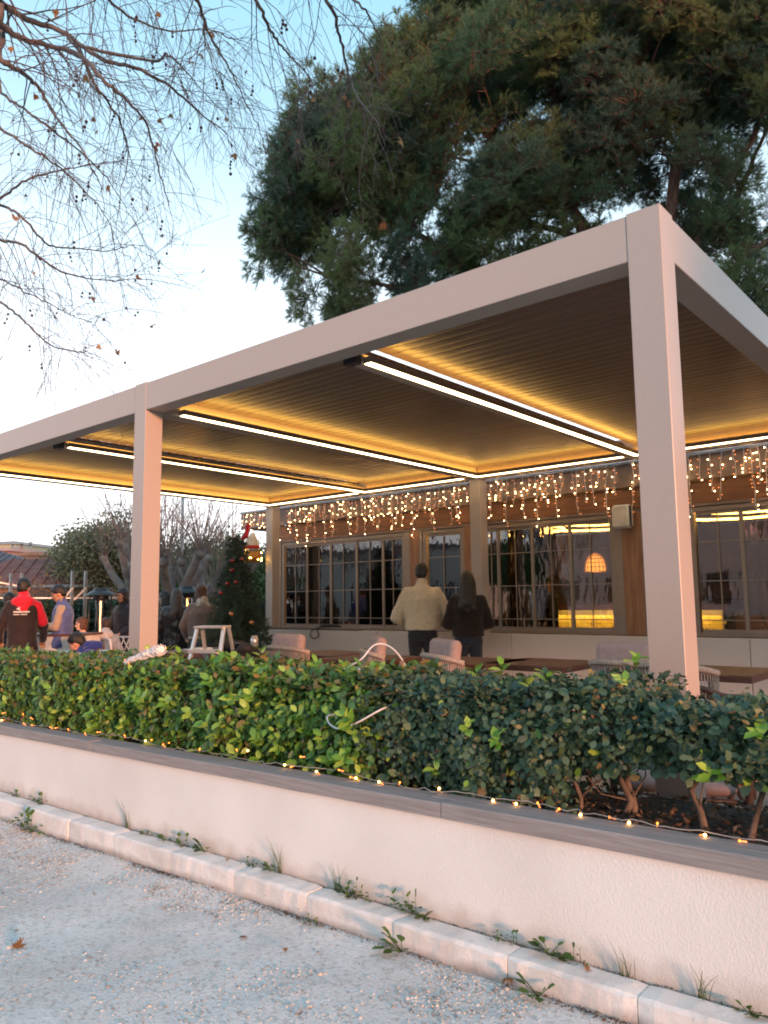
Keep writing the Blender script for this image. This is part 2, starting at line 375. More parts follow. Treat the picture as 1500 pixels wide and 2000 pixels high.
def glassmat(name='window_glass', bump=.25, tint=(.93, .95, .93)):
    m, n, p = mk(name); L = n.links; n.nodes.remove(p)
    o = n.nodes['Material Output']
    t = N(n, 'ShaderNodeBsdfTransparent'); t.inputs[0].default_value = (*tint, 1)
    g = N(n, 'ShaderNodeBsdfGlossy'); g.inputs['Roughness'].default_value = .02; g.inputs['Color'].default_value = (1, 1, 1, 1)
    fr = N(n, 'ShaderNodeFresnel'); fr.inputs[0].default_value = 2.1
    mx = N(n, 'ShaderNodeMixShader')
    tc = N(n, 'ShaderNodeTexCoord'); mp = N(n, 'ShaderNodeMapping'); mp.inputs['Scale'].default_value = (5, 5, 1.6); L.new(tc.outputs['Object'], mp.inputs[0])
    nz = N(n, 'ShaderNodeTexNoise'); nz.inputs['Scale'].default_value = 1.6; nz.inputs['Detail'].default_value = 2; L.new(mp.outputs[0], nz.inputs[0])
    bb = N(n, 'ShaderNodeBump'); bb.inputs['Strength'].default_value = bump; bb.inputs['Distance'].default_value = .008; L.new(nz.outputs[0], bb.inputs['Height'])
    L.new(bb.outputs[0], g.inputs['Normal']); L.new(fr.outputs[0], mx.inputs[0]); L.new(t.outputs[0], mx.inputs[1]); L.new(g.outputs[0], mx.inputs[2]); L.new(mx.outputs[0], o.inputs[0])
    return m
M['stucco'] = stucco(); M['kerb'] = kerbmat(); M['street'] = streetmat(); M['weather'] = weathered(); M['glass'] = glassmat()
M['terr'] = mat('terrace_tiles', (.36, .32, .28), .6, 0, .1, 6, .05, 60)
M['soil'] = mat('dark_soil', (.045, .036, .03), .95, 0, .5, 30, .8, 60)
M['ground'] = mat('dry_ground', (.22, .20, .16), .95, 0, .25, 1.5, .3, 20)
def set_height(me, fn):
    a = me.attributes.new('height', 'FLOAT', 'POINT')
    a.data.foreach_set('value', [fn(v.co) for v in me.vertices])
# ------------------------------------------------------------------ setting
zs = lambda x: .118+.031*x          # street at the kerb foot
zk = lambda x: .190+.021*x          # top of the kerb / wall foot
zc = lambda x: .5625+.019*x         # underside of the timber coping
g = MB()
# far ground, slightly below everything
g.add([(-600, 40, -.06), (600, 40, -.06), (600, 900, -.06), (-600, 900, -.06)], [(0, 1, 2, 3)])
g.add([(-600, 2.36, -.06), (-9.9, 2.36, -.06), (-9.9, 40, -.06), (-600, 40, -.06)], [(0, 1, 2, 3)])
g.add([(-9.9, 8.75, -.06), (600, 8.75, -.06), (600, 40, -.06), (-9.9, 40, -.06)], [(0, 1, 2, 3)])
g.add([(2.5, 2.36, -.06), (600, 2.36, -.06), (600, 8.75, -.06), (2.5, 8.75, -.06)], [(0, 1, 2, 3)])
g.build('ground', M['ground'], kind='structure')
# street: a sloping grid with fine unevenness
xs = np.concatenate([[-400, -60, -25, -14], np.linspace(-9, 1.5, 220), [4, 9, 20, 60, 400]])
ys = np.concatenate([[-300, -60, -20, -8, -3], np.linspace(-.3, 2.375, 70)])
X, Y = np.meshgrid(xs, ys); Z = .118+.031*np.clip(X, -14, 8)
near = ((X > -9) & (X < 1.5) & (Y > -.3))
from mathutils import noise as mn
for i in range(X.shape[0]):
    for j in range(X.shape[1]):
        if near[i, j]: Z[i, j] += .006*mn.noise(Vector((X[i, j]*2.3, Y[i, j]*2.3, 0)))+.0035*mn.noise(Vector((X[i, j]*9, Y[i, j]*9, 3)))-.004
V = np.stack([X, Y, Z], -1).reshape(-1, 3); nx = len(xs)
F = [(i*nx+j, i*nx+j+1, (i+1)*nx+j+1, (i+1)*nx+j) for i in range(len(ys)-1) for j in range(nx-1)]
link_mesh('street', np_mesh('street', V, F, M['street'], True))['kind'] = 'structure'
# terrace floor of large tiles laid on a bed
b = MB(); b.box((-9.9, 3.35, -.3), (2.5, 8.7, .094)); terr = b.build('terrace_floor', M['soil'], kind='structure')
tb = MB(); tb.box((-.297, -.297, 0), (.297, .297, .006), bev=.002); tme = tb.build('tile', M['terr'], data=True)
k = 0
for i in range(20):
    for j in range(8):
        o = link_mesh('tile', tme, terr); o.location = (-9.6+i*.6, 3.75+j*.6, .0945)
# pale paving outside the terrace
b = MB(); b.box((-22, 3.3, -.3), (-9.92, 16, -.002)); b.build('pavement', M['terr'], kind='structure')
# planter wall
def wall_mesh():
    n = 120; xs = np.linspace(-16, 2.5, n); b = MB()
    for i in range(n-1):
        a, c = xs[i], xs[i+1]
        b.add([(a, 2.45, zk(a)-.12), (c, 2.45, zk(c)-.12), (c, 2.45, zk(c)), (a, 2.45, zk(a))], [(0, 1, 2, 3)])
        m = 6
        for q in range(m):
            za0 = zk(a)+(zc(a)-zk(a))*q/m; za1 = zk(a)+(zc(a)-zk(a))*(q+1)/m; zc0 = zk(c)+(zc(c)-zk(c))*q/m; zc1 = zk(c)+(zc(c)-zk(c))*(q+1)/m
            b.add([(a, 2.45, za0), (c, 2.45, zc0), (c, 2.45, zc1), (a, 2.45, za1)], [(0, 1, 2, 3)])
        b.add([(a, 2.45, zc(a)), (c, 2.45, zc(c)), (c, 2.60, zc(c)), (a, 2.60, zc(a))], [(0, 1, 2, 3)])
        b.add([(a, 2.60, zc(a)), (c, 2.60, zc(c)), (c, 2.60, zk(c)-.2), (a, 2.60, zk(a)-.2)], [(0, 1, 2, 3)])
    return b
pw = thing('planter_wall', 'long low white stucco planter wall with grey timber coping along the street', 'wall', (0, 0, 0))
o = wall_mesh().build('wall_body', M['stucco'], pw); set_height(o.data, lambda c: c[2]-zk(c[0]))
# coping: two weathered boards side by side, in lengths, slightly uneven
for row in (0, 1):
    x = -16.0+row*.7
    while x < 2.4:
        L = random.choice([2.6, 3.0, 3.4]); x1 = min(x+L, 2.5); n = 14
        y0, y1 = (2.425, 2.492) if row == 0 else (2.497, 2.575)
        dz = random.uniform(-.002, .003)+(.0 if row else .002); b = MB(); pts = np.linspace(x+.002, x1-.002, n)
        prof = [(y0, 0), (y0, .049), (y0+.005, .055), (y1-.004, .055), (y1, .051), (y1, 0)]
        if row: prof = [(y, z-.002) for y, z in prof]
        V = []
        for p in pts:
            j = random.uniform(-.0016, .0016)
            for (yy, zz) in prof: V.append((p, yy+j*(1 if yy < 2.46 else .6), zc(p)+zz+(dz if zz > 0.01 else .0012)+random.uniform(-.0006, .0006)))
        m = len(prof); F = [(i*m+q, i*m+(q+1) % m, (i+1)*m+(q+1) % m, (i+1)*m+q) for i in range(n-1) for q in range(m)]
        F += [tuple(range(m)), tuple((n-1)*m+q for q in range(m))[::-1]]
        b.add(V, F); b.build('coping_board', M['weather'], pw); x = x1
# kerb of painted concrete blocks
kb = thing('kerb', 'worn white painted kerb of concrete blocks at the foot of the planter wall', 'kerb', (0, 0, 0))
jx = [un(u, v, 1, 2.37)[0] for u, v in ((65, 1580), (145, 1610), (235, 1645), (345, 1680), (470, 1710), (610, 1750), (780, 1800), (1000, 1860), (1253, 1940))]
jx = [-12, -10.6, -9.3, -8.2, -7.2, -6.4] + [q for q in jx if q > -6.2] + [-.45, 0.1, .7, 1.4, 2.2]
jx = sorted(jx)
for a, c in zip(jx[:-1], jx[1:]):
    n = 12; pts = np.linspace(a+.0015, c-.0015, n); b = MB(); V = []
    dy = random.uniform(-.004, .004); dz = random.uniform(-.004, .004)
    for i, p in enumerate(pts):
        e = .004 if i in (0, n-1) else 0
        r = lambda s: random.uniform(-s, s)
        prof = [(2.330+dy+e+r(.0015), -.06), (2.331+dy+e+r(.002), zk(p)-zs(p)-.012+r(.002)), (2.343+dy+e+r(.002), zk(p)-zs(p)-.001-e+dz*.5+r(.0015)), (2.432, zk(p)-zs(p)+dz-e+r(.0012)), (2.438, -.06)]
        for (yy, zz) in prof: V.append((p, yy, zs(p)+zz))
    m = 5; F = [(i*m+q, i*m+q+1, (i+1)*m+q+1, (i+1)*m+q) for i in range(n-1) for q in range(m-1)]
    F += [tuple(range(m)), tuple((n-1)*m+q for q in range(m))[::-1]]
    b.add(V, F, False); o = b.build('kerb_stone', M['kerb'], kb); set_height(o.data, lambda c: c[2]-zs(c[0]))
# mortar/dirt strip behind the kerb
b = MB(); b.hexa([(-16, 2.437, -.3), (2.5, 2.437, -.3), (2.5, 2.452, -.3), (-16, 2.452, -.3)], [(-16, 2.437, zk(-16)-.012), (2.5, 2.437, zk(2.5)-.012), (2.5, 2.452, zk(2.5)-.012), (-16, 2.452, zk(-16)-.012)])
b.build('joint_dirt', M['soil'], kb)
# soil bed behind the wall
n = 60; xs = np.linspace(-16, 2.4, n); ysb = np.linspace(2.58, 3.34, 8); V = []
for yy in ysb:
    for p in xs: V.append((p, yy, zc(p)-.005+.02*mn.noise(Vector((p*4, yy*6, 0)))-(.0 if yy < 3.1 else .03)))
F = [(i*n+j, i*n+j+1, (i+1)*n+j+1, (i+1)*n+j) for i in range(7) for j in range(n-1)]
link_mesh('soil_bed', np_mesh('soil_bed', V, F, M['soil'], True))['kind'] = 'structure'
b = MB(); b.box((-16, 3.30, -.3), (2.4, 3.345, .5)); o = b.build('planter_back_wall', M['white_w']); tag(o, 'low white rear wall of the planter behind the hedge roots', 'wall')

# ------------------------------------------------------------------ pergola
XR = -1.171; XL = -9.56; XA = -5.54; PW = .161; YF = 3.35; YB = 8.23; ZB = 2.92; ZT = 3.146; ZFL = .10
XB = XR-PW; XCm = XL
perg = thing('pergola', 'large taupe louvred pergola with warm light strips over the terrace', 'pergola', (XR, YF, ZFL))
def pb(name, a, b_, m='perg', **k):
    q = MB(); q.box(a, b_, bev=.003); return q.build(name, M[m], perg, world=True, **k)
for x in (XB, XA, XL):
    pb('post', (x, YF, ZFL-.05), (x+PW, YF+PW, ZT+.008)); pb('post', (x, YB, ZFL-.05), (x+PW, YB+PW, ZT+.002))
    for yy in (YF, YB): pb('post_base', (x-.012, yy-.012, ZFL), (x+PW+.012, yy+PW+.012, ZFL+.09))
for (a, c) in ((XL+PW, XA), (XA+PW, XB)):
    pb('front_beam', (a+.001, YF+.003, ZB), (c-.001, YF+PW-.003, ZT)); pb('back_beam', (a+.001, YB+.003, ZB), (c-.001, YB+PW-.003, ZT))
for x in (XB, XA, XL): pb('side_beam' if x != XA else 'middle_beam', (x+.003, YF+PW+.001, ZB+(.002 if x != XA else 0)), (x+PW-.003, YB-.001, ZT-.004))
# inner gutters (lower lip all round each module) and intermediate light beams
XM1 = -3.29; XM2 = XM1-(XA-XL)   # right faces of the intermediate beams
BW = .085
SLZ = 3.05
for (x0, x1) in ((XL+PW, XA), (XA+PW, XB)):
    pb('gutter', (x0+.001, YF+PW+.001, ZB+.045), (x1-.001, YF+PW+.07, ZT-.03), 'perg_dark')
    pb('gutter', (x0+.001, YB-.07, ZB+.045), (x1-.001, YB-.001, ZT-.03), 'perg_dark')
for xm in (XM1, XM2):
    pb('light_beam', (xm-BW, YF+PW+.14, ZB+.004), (xm, YB-.075, ZB+.075)); 
    pb('beam_bracket', (xm-BW-.02, YF+PW+.072, ZB-.005), (xm+.005, YF+PW+.135, ZB+.085), 'black')
def led(x0, y0, x1, y1, side, along):
    """profile box with an emissive underside lens and an amber lens on top"""
    a = (min(x0, x1), min(y0, y1), ZB+.006); c = (max(x0, x1), max(y0, y1), ZB+.05)
    pb('light_profile', a, c, 'perg_dark')
    e = .006; a2 = (a[0]+e, a[1]+e, ZB+.001); c2 = (c[0]-e, c[1]-e, ZB+.0055); q = MB(); q.box(a2, c2); q.build('light_strip', M['led'], perg, world=True)
    q = MB(); q.add([(a[0]+.01, a[1]+.01, ZB+.0512), (c[0]-.01, a[1]+.01, ZB+.0512), (c[0]-.01, c[1]-.01, ZB+.0512), (a[0]+.01, c[1]-.01, ZB+.0512)], [(0, 1, 2, 3)]); q.build('glow_strip', M['led2'], perg, world=True)
LW = .068
bays = [(XL+PW, XM2-BW), (XM2, XA), (XA+PW, XM1-BW), (XM1, XB)]
for (x0, x1) in bays:
    led(x0+.001, YF+PW+.16, x0+LW, YB-.073-LW, 0, 1)
    led(x0+.001, YB-.0725-LW, x1-.02, YB-.0725, 0, 0)
# louvre slats, one mesh shared by all of a bay width
def slat(L):
    b = MB(); P = .10; m = 7; V = []
    for sx in (0, L):
        for j in range(m+1):
            t = j/m; y = t*P*.994; z = -.0012*math.sin(math.pi*t) - (.0 if j < m else -.0015)
            V.append((sx, y, z))
        for j in range(m+1):
            t = 1-j/m; V.append((sx, t*P*.994, .02))
    k = 2*(m+1); F = [(j, (j+1) % k, k+(j+1) % k, k+j) for j in range(k)]
    b.add(V, F, False); return b.build('louvre_slat', M['slat'], data=True)
for (x0, x1) in bays:
    me = slat(x1-x0-.006); y = YF+PW+.03
    while y < YB-.10:
        o = link_mesh('louvre_slat', me, perg); o.location = Vector((x0+.003, y, SLZ+random.uniform(-.0006, .0006)))-perg.location
        o.rotation_euler = (random.uniform(-.003, .003), 0, 0); y += .10
# ------------------------------------------------------------------ cafe building
YW = 8.75
cafe = thing('cafe_building', 'timber fronted cafe behind the pergola with glazed sliding windows and lit interior', 'building', (-6, YW, 0))
def cb(name, a, b_, m, **k):
    q = MB(); q.box(a, b_, bev=.003); return q.build(name, M[m] if isinstance(m, str) else m, cafe, world=True, **k)
M['int_wall'] = mat('interior_wall', (.20, .13, .085), .7, 0, .2, 2)
M['int_floor'] = mat('interior_floor', (.10, .075, .06), .4, 0, .2, 3)
M['int_ceil'] = mat('interior_ceiling', (.13, .085, .055), .7, 0, .1, 2)
XBL = -9.86; XBR = 2.6; YBK = 14.6
cb('interior_floor', (XBL, YW+.05, -.2), (XBR, YBK, .10), 'int_floor')
cb('ceiling', (XBL, YW+.1, 2.70), (XBR, YBK, 2.80), 'int_ceil')
cb('back_wall', (XBL, YBK, 0), (-7.6, YBK+.2, 2.7), 'int_wall'); cb('back_wall', (-6.1, YBK, 0), (XBR, YBK+.2, 2.7), 'int_wall'); cb('back_wall', (-7.6, YBK+.02, 0), (-6.1, YBK+.2, 2.7), 'int_wall')
cb('side_wall', (XBR, YW, 0), (XBR+.2, YBK, 2.95), 'white_w'); 
# left end wall with window openings
cb('side_wall', (XBL, 13.0, 0), (XBL+.15, YBK, 2.7), 'int_wall'); cb('side_wall', (XBL, YW+.2, 0), (XBL+.15, 13.0, .9), 'int_wall'); cb('side_wall', (XBL, YW+.2, 2.25), (XBL+.15, 13.0, 2.7), 'int_wall')
for yy in (8.95, 10.3, 11.65, 12.9): cb('window_post', (XBL, yy-.05, .9), (XBL+.15, yy+.05, 2.25), 'frame')
cb('roof_slab', (-10.5, YW-.02, 2.85), (XBR+.3, YBK+.5, 2.98), 'fascia')
cb('fascia_board', (-10.72, YW-.10, 2.66), (XBR+.3, YW-.04, 2.93), 'fascia')
cb('roof_edge', (-10.74, YW-.12, 2.932), (XBR+.3, YW+.05, 2.965), 'grey_m')
cb('header_beam', (XBL-.05, YW-.035, 2.40), (XBR, YW+.12, 2.655), 'glulam')
cb('header_trim', (XBL-.02, YW-.05, 2.365), (XBR, YW+.12, 2.397), 'fascia')
cb('soffit', (-10.7, YW-.03, 2.656), (-9.95, YW+1.5, 2.70), 'glulam')
# window runs: (x0, x1, divisions)
wins = [(-9.72, -7.02, [-9.13, -8.57, -8.02, -7.47]), (-6.70, -5.98, []), (-5.72, -3.80, [-5.45, -4.93, -4.40]), (-3.40, -2.97, []), (-2.93, -.9, [-2.38, -1.7]), (-.6, 1.9, [0, .7, 1.3])]
ZW0, ZW1 = .93, 2.36
M['bronze2'] = M['frame']
for (x0, x1, dv) in wins:
    q = MB(); f = .065
    q.box((x0, YW-.03, ZW0), (x0+f, YW+.05, ZW1)); q.box((x1-f, YW-.03, ZW0), (x1, YW+.05, ZW1)); q.box((x0+f, YW-.03, ZW1-.05), (x1-f, YW+.05, ZW1)); q.box((x0+f, YW-.03, ZW0), (x1-f, YW+.05, ZW0+.04))
    wo_ = q.build('window_frame', M['frame'], cafe, world=True)
    ed = [x0+f]+dv+[x1-f]
    for i in range(len(ed)-1):
        a, c = ed[i], ed[i+1]; off = .012 if i % 2 else 0
        wn = MB(); s = .02
        if i: wn.box((a-s, YW-.02+off, ZW0+.04), (a+s, YW+.012+off, ZW1-.05))
        wn.box((a+s, YW-.012+off, ZW1-.09), (c-s, YW+.008+off, ZW1-.052)); wn.box((a+s, YW-.012+off, ZW0+.042), (c-s, YW+.008+off, ZW0+.075))
        if c-a < .9 or len(dv): 
            xm = (a+c)/2
            wn.box((xm-.006, YW-.016+off, ZW0+.075), (xm+.006, YW-.006+off, ZW1-.09))
        for zz in (1.105, 1.535, 1.965): wn.box((a+s, YW-.0165+off, zz-.006), (c-s, YW-.0055+off, zz+.006))
        wo2 = wn.build('window', M['frame'], cafe, world=True)
        pn = MB(); pn.box((a+s+.001, YW+.001+off, ZW0+.07), (c-s-.001, YW+.005+off, ZW1-.085))
        po = pn.build('pane', M['glass'], None); po.parent = wo2
        for vtx in po.data.vertices: vtx.co = vtx.co - cafe.location
# wall posts between the window runs
for (a, c, m) in ((XBL, -9.722, 'frame'), (-7.018, -6.93, 'frame'), (-6.928, -6.76, 'glulam_v'), (-6.758, -6.702, 'frame'), (-5.978, -5.722, 'glulam_v'), (-3.798, -3.71, 'frame'), (-3.708, -3.47, 'glulam_v'), (-3.468, -3.402, 'frame'), (-2.968, -2.932, 'frame'), (-.898, -.602, 'glulam_v'), (1.902, 2.6, 'glulam_v')):
    cb('wall_post', (a, YW-.045, ZW0-.02), (c, YW+.11, 2.364), m)
cb('sill_wall', (XBL, YW-.01, 0), (XBR, YW+.15, .90), 'white_w')
# low white wall in front of the windows
lw = thing('low_wall', 'low cream parapet wall with dark wooden cap below the cafe windows', 'wall', (-6, 8.1, 0))
ZLW = round(float(un(750, 1233, 1, 8.1)[2]), 3)
xj = [-10.0, un(735, 1250, 1, 8.1)[0], -4.9, -2.2, 2.5]
for a, c in zip(xj[:-1], xj[1:]):
    q = MB(); q.box((a+.003, 8.1, .09), (c-.003, 8.21, ZLW), bev=.004); q.build('wall_panel', M['white_w'], lw, world=True)
q = MB(); q.box((-10.0, 8.12, .09), (2.5, 8.2, ZLW-.01)); q.build('joint_filler', M['perg_dark'], lw, world=True)
q = MB(); q.box((-10.0, 8.212, ZLW-.05), (2.5, YW-.06, ZLW-.012)); q.build('ledge', M['cap'], lw, world=True)
q = MB(); q.box((-10.01, 8.098, ZLW+.001), (xj[1]-.35, 8.22, ZLW+.014)); q.build('cap_board', M['cap'], lw, world=True)
# ---- interior
ct = thing('bar_counter', 'bar counter with glowing yellow stone front inside the cafe', 'counter', (-5.8, 12.0, .1))
M['stone_y'] = mat('counter_stone', (.62, .46, .16), .6, 0, .15, 7, .5, 30)
q = MB(); q.box((-6.55, 12.02, .1), (-3.6, 12.6, 1.2)); q.build('counter_body', M['int_floor'], ct, world=True)
random.seed(3)
bt = MB(); bt.box((0, -.02, 0), (.19, 0, .063), bev=.004); bme = bt.build('brick', M['stone_y'], data=True)
for r in range(11):
    for c in range(15):
        o = link_mesh('brick', bme, ct); o.location = Vector((-6.55+c*.196+(.05 if r % 2 else 0), 12.018+random.uniform(-.004, .004), .35+r*.067))-ct.location
q = MB(); q.box((-6.6, 11.86, 1.2), (-3.5, 12.65, 1.25), bev=.006); q.box((-6.6, 11.86, 1.165), (-3.5, 11.885, 1.1995)); q.build('counter_top', M['walnut'], ct, world=True)
q = MB(); q.box((-6.55, 11.90, 1.188), (-3.6, 11.93, 1.198)); q.build('light_strip', emis('counter_led', (1, .62, .10), 38), ct, world=True)
pl = thing('pendant_lamp', 'glowing woven dome pendant lamp hanging over the bar', 'lamp', tuple(un(1163, 1100, 1, 11.4)))
M['rattan'] = mat('rattan', (.45, .22, .07), .6, 0, .2, 20)
q = MB()
for i in range(16):
    t = 2*math.pi*i/16; q.tube([(.17*math.cos(t)*math.sin(p), .17*math.sin(t)*math.sin(p), .26*math.cos(p)-.1) for p in np.linspace(.1, 1.75, 9)], .006, 5)
for p in np.linspace(.3, 1.7, 6): q.tube([(.17*math.sin(p)*math.cos(t), .17*math.sin(p)*math.sin(t), .26*math.cos(p)-.1) for t in np.linspace(0, 2*math.pi, 25)], .006, 5)
q.build('lamp_shade', M['rattan'], pl)
m_, n_, p_ = mk('lamp_lining'); p_.inputs['Base Color'].default_value = (.8, .45, .15, 1); p_.inputs['Emission Color'].default_value = (1, .35, .05, 1); p_.inputs['Emission Strength'].default_value = .9
q = MB(); q.lathe([(.155*math.sin(p), .245*math.cos(p)-.1) for p in np.linspace(.05, 1.7, 10)]); q.build('lining', m_, pl)
q = MB(); q.ell((0, 0, -.02), (.035, .035, .045)); q.build('bulb', emis('lamp_bulb', (1, .75, .45), 60), pl)
q = MB(); q.tube([(0, 0, .15), (0, 0, 2.7-pl.location[2])], .006, 5); q.build('cord', M['black'], pl)
M['ring'] = emis('ring_amber', (1, .50, .10), 7)
for i, (u, v, Yd, rx, lab) in enumerate([(1150, 1027, 10.6, 1.0, 'glowing amber ceiling ring light seen over the bar counter'), (1010, 1036, 10.4, .9, 'glowing amber ceiling ring light seen right of the dark haired woman'), (1430, 1002, 10.2, 1.0, 'glowing amber ceiling ring light behind the rightmost windows'), (890, 1043, 10.8, .8, 'small glowing ceiling ring light above the two people')]):
    p = un(u, v, 1, Yd); rl = thing('ring_light', lab, 'ceiling light', (p[0], p[1], min(p[2], 2.6)), 0, 'ring lights on the cafe ceiling')
    th = np.linspace(0, 2*math.pi, 49)
    q = MB(); q.tube([(rx*.8*math.cos(t), rx*.8*math.sin(t), 0) for t in th], .018, 6); q.build('ring', M['ring'], rl)
    q = MB(); q.tube([(rx*.55*math.cos(t)+.1, rx*.55*math.sin(t), .05) for t in th], .014, 6); q.build('ring', M['ring'], rl)
    q = MB()
    for t in (0, 2.1, 4.2): q.tube([(rx*.8*math.cos(t), rx*.8*math.sin(t), 0), (0, 0, 2.7-rl.location[2])], .003, 4)
    q.build('hanging_wire', M['black'], rl)
q = MB(); q.box((-3.9, 13.9, 1.3), (-6.2, 14.3, 1.33)); q.box((-3.9, 13.9, 1.75), (-6.2, 14.3, 1.78))
sh = thing('bar_shelf', 'dark bar shelf with bottles and jars behind the counter', 'shelf', (-5, 14.1, 1.3)); q.build('shelf_board', M['cap'], sh, world=True)
for i in range(24):
    x = -6.1+random.random()*2.1; z = random.choice((1.33, 1.78)); h = random.uniform(.14, .3); q = MB(); r = random.uniform(.025, .05)
    q.lathe([(0, 0), (r, 0), (r, h*.65), (r*.4, h*.8), (r*.4, h), (0, h)], (x, 14.1, z), 8); q.build('bottle', mat('bottle%d' % i, (random.random()*.3+.05, .12, .05), .2), sh, world=True)
# ------------------------------------------------------------------ icicle lights along the fascia
random.seed(12)
def icicles(x0, x1, label):
    t = thing('icicle_lights', label, 'string lights', ((x0+x1)/2, YW-.14, 2.95), 0, 'icicle lights along the cafe fascia')
    q = MB(); xs = np.arange(x0, x1, .045); q.tube([(x, YW-.14+random.uniform(-.01, .01), 2.945+random.uniform(-.01, .008)) for x in xs], .004, 5); q.build('wire', M['wire'], t, world=True)
    x = x0+.05; pat = [.30, .62, .42, .5, .26, .66, .36, .48, .58, .3]; k = random.randrange(10)
    while x < x1-.02:
        L = pat[k % 10]*random.uniform(.85, 1.1); k += 1; n = int(L/.045)+2
        px, py = x, YW-.145; P = [(px, py, 2.945)]
        for i in range(n): px += random.gauss(0, .006); py += random.gauss(0, .004); P.append((px, py, 2.945-L*(i+1)/n))
        q = MB(); q.tube(P, .0032, 4); lit = MB(); dim = MB()
        for i in range(1, n+1):
            if i % 2 and i < n and random.random() < .6: continue
            c = np.array(P[i]); sgn = random.choice((-1, 1)); d = np.array([sgn*.022, random.uniform(-.02, .01), random.uniform(-.008, .008)])
            q.tube([c, c+d*.7], .003, 4); e = c+d
            on = random.random() < .46
            (lit if on else dim).ell(e, (.0054, .0054, .0054) if on else (.0055, .005, .005), None, 6, 5)
        so = q.build('strand', M['wire'], t, world=True)
        for bb, mm in ((lit, 'bulb'), (dim, 'bulb_dim')):
            if bb.v:
                o = bb.build('bulbs', M[mm], None, kind='stuff'); o.parent = so
                for vtx in o.data.vertices: vtx.co = vtx.co - t.location
        x += random.choice((.07, .09, .10, .12))
icicles(-10.65, -9.6, 'short length of icicle lights on the free board end left of the rear post')
icicles(-9.5, -6.6, 'dense icicle lights over the leftmost row of cafe windows')
icicles(-6.6, -3.6, 'icicle lights over the two people at the cafe windows')
icicles(-3.55, -.6, 'icicle lights right of the front corner post by the speaker')
# wall speaker
sp = thing('wall_speaker', 'white rounded wall speaker on the timber post between the windows', 'speaker', (-3.65, 8.62, 2.31))
q = MB(); q.box((-.115, -.06, -.14), (.115, .055, .14), bev=.03); q.build('cabinet', mat('speaker_white', (.66, .60, .52), .5), sp)
q = MB(); q.box((-.095, -.066, -.12), (.07, -.0605, .12), bev=.002); q.build('grille', mat('speaker_grille', (.60, .54, .47), .7, bump=.3, bscale=400), sp)
q = MB(); q.box((.085, -.045, -.12), (.118, -.02, .12)); q.build('trim', M['black'], sp)
q = MB(); q.box((-.03, .05, -.05), (.03, .10, .05)); q.build('mount', M['black'], sp)
# ------------------------------------------------------------------ foliage tools
def xf_scatter(TV, TF, P, A, B, Cc, Sc):
    """instances of template: origin P, axes A (x), B (y), C (z), scale Sc"""
    TV = np.asarray(TV, float); n = len(P); k = len(TV)
    V = P[:, None, :] + Sc[:, None, None]*(TV[None, :, 0:1]*A[:, None, :]+TV[None, :, 1:2]*B[:, None, :]+TV[None, :, 2:3]*Cc[:, None, :])
    F = (np.asarray(TF)[None]+(np.arange(n)*k)[:, None, None]).reshape(-1, np.asarray(TF).shape[1])
    return V.reshape(-1, 3), F
def nrm(a): return a/(np.linalg.norm(a, axis=-1, keepdims=True)+1e-9)
# leaf template: along +x, width y, fold z ; quads
LEAFV = [(0, 0, 0), (.28, .23, .05), (.64, .25, .05), (1, 0, -.06), (.64, -.25, .05), (.28, -.23, .05), (.30, 0, .0), (.64, 0, .0)]
LEAFF = [(0, 6, 1, 0), (6, 7, 2, 1), (7, 3, 2, 7)]
LEAFF = [(0, 6, 1), (6, 7, 2), (6, 2, 1), (7, 3, 2), (0, 5, 6), (5, 4, 7), (5, 7, 6), (4, 3, 7)]
def leaves(P, Nn, size, rng, tilt=.5):
    n = len(P); r = rng.normal(size=(n, 3)); up = np.array([0, 0, .35])
    C_ = nrm(Nn+r*tilt); a = nrm(np.cross(C_, rng.normal(size=(n, 3)))+Nn*.35+up); a = nrm(a-C_*np.sum(a*C_, 1)[:, None]*.8); b_ = np.cross(C_, a)
    return a, b_, C_
M['lf_bright'] = leafmat('leaf_bright', [(.06, .15, .03), (.12, .27, .035), (.20, .36, .045), (.34, .46, .08), (.15, .30, .04)], .38, .2)
M['lf_mid'] = leafmat('leaf_mid', [(.05, .12, .04), (.08, .18, .045), (.12, .24, .05), (.06, .15, .05)], .42, .15)
M['lf_dull'] = leafmat('leaf_dull', [(.04, .08, .06), (.06, .115, .075), (.08, .145, .085), (.055, .10, .055), (.075, .125, .055)], .5, .12)
M['lf_tip'] = leafmat('leaf_tip_brown', [(.22, .17, .06), (.30, .22, .07), (.14, .14, .05), (.25, .15, .08)], .5, .2)
M['stem'] = mat('stem_bark', (.13, .095, .075), .85, 0, .3, 20, .5, 60)
ht = lambda x: 1.0+.012*(x+2) if x < -2 else 1.0
rng = np.random.default_rng(5)
leafme = {}
for nm in ('lf_bright',):
    q = MB(); q.add([(a, b_, c) for a, b_, c in LEAFV], LEAFF, True); leafme[nm] = q.build('leaf', leafmat('leaf_young', [(.12, .28, .035), (.20, .38, .045), (.36, .50, .09), (.16, .32, .04)], .35, .2, .5, True), data=True)
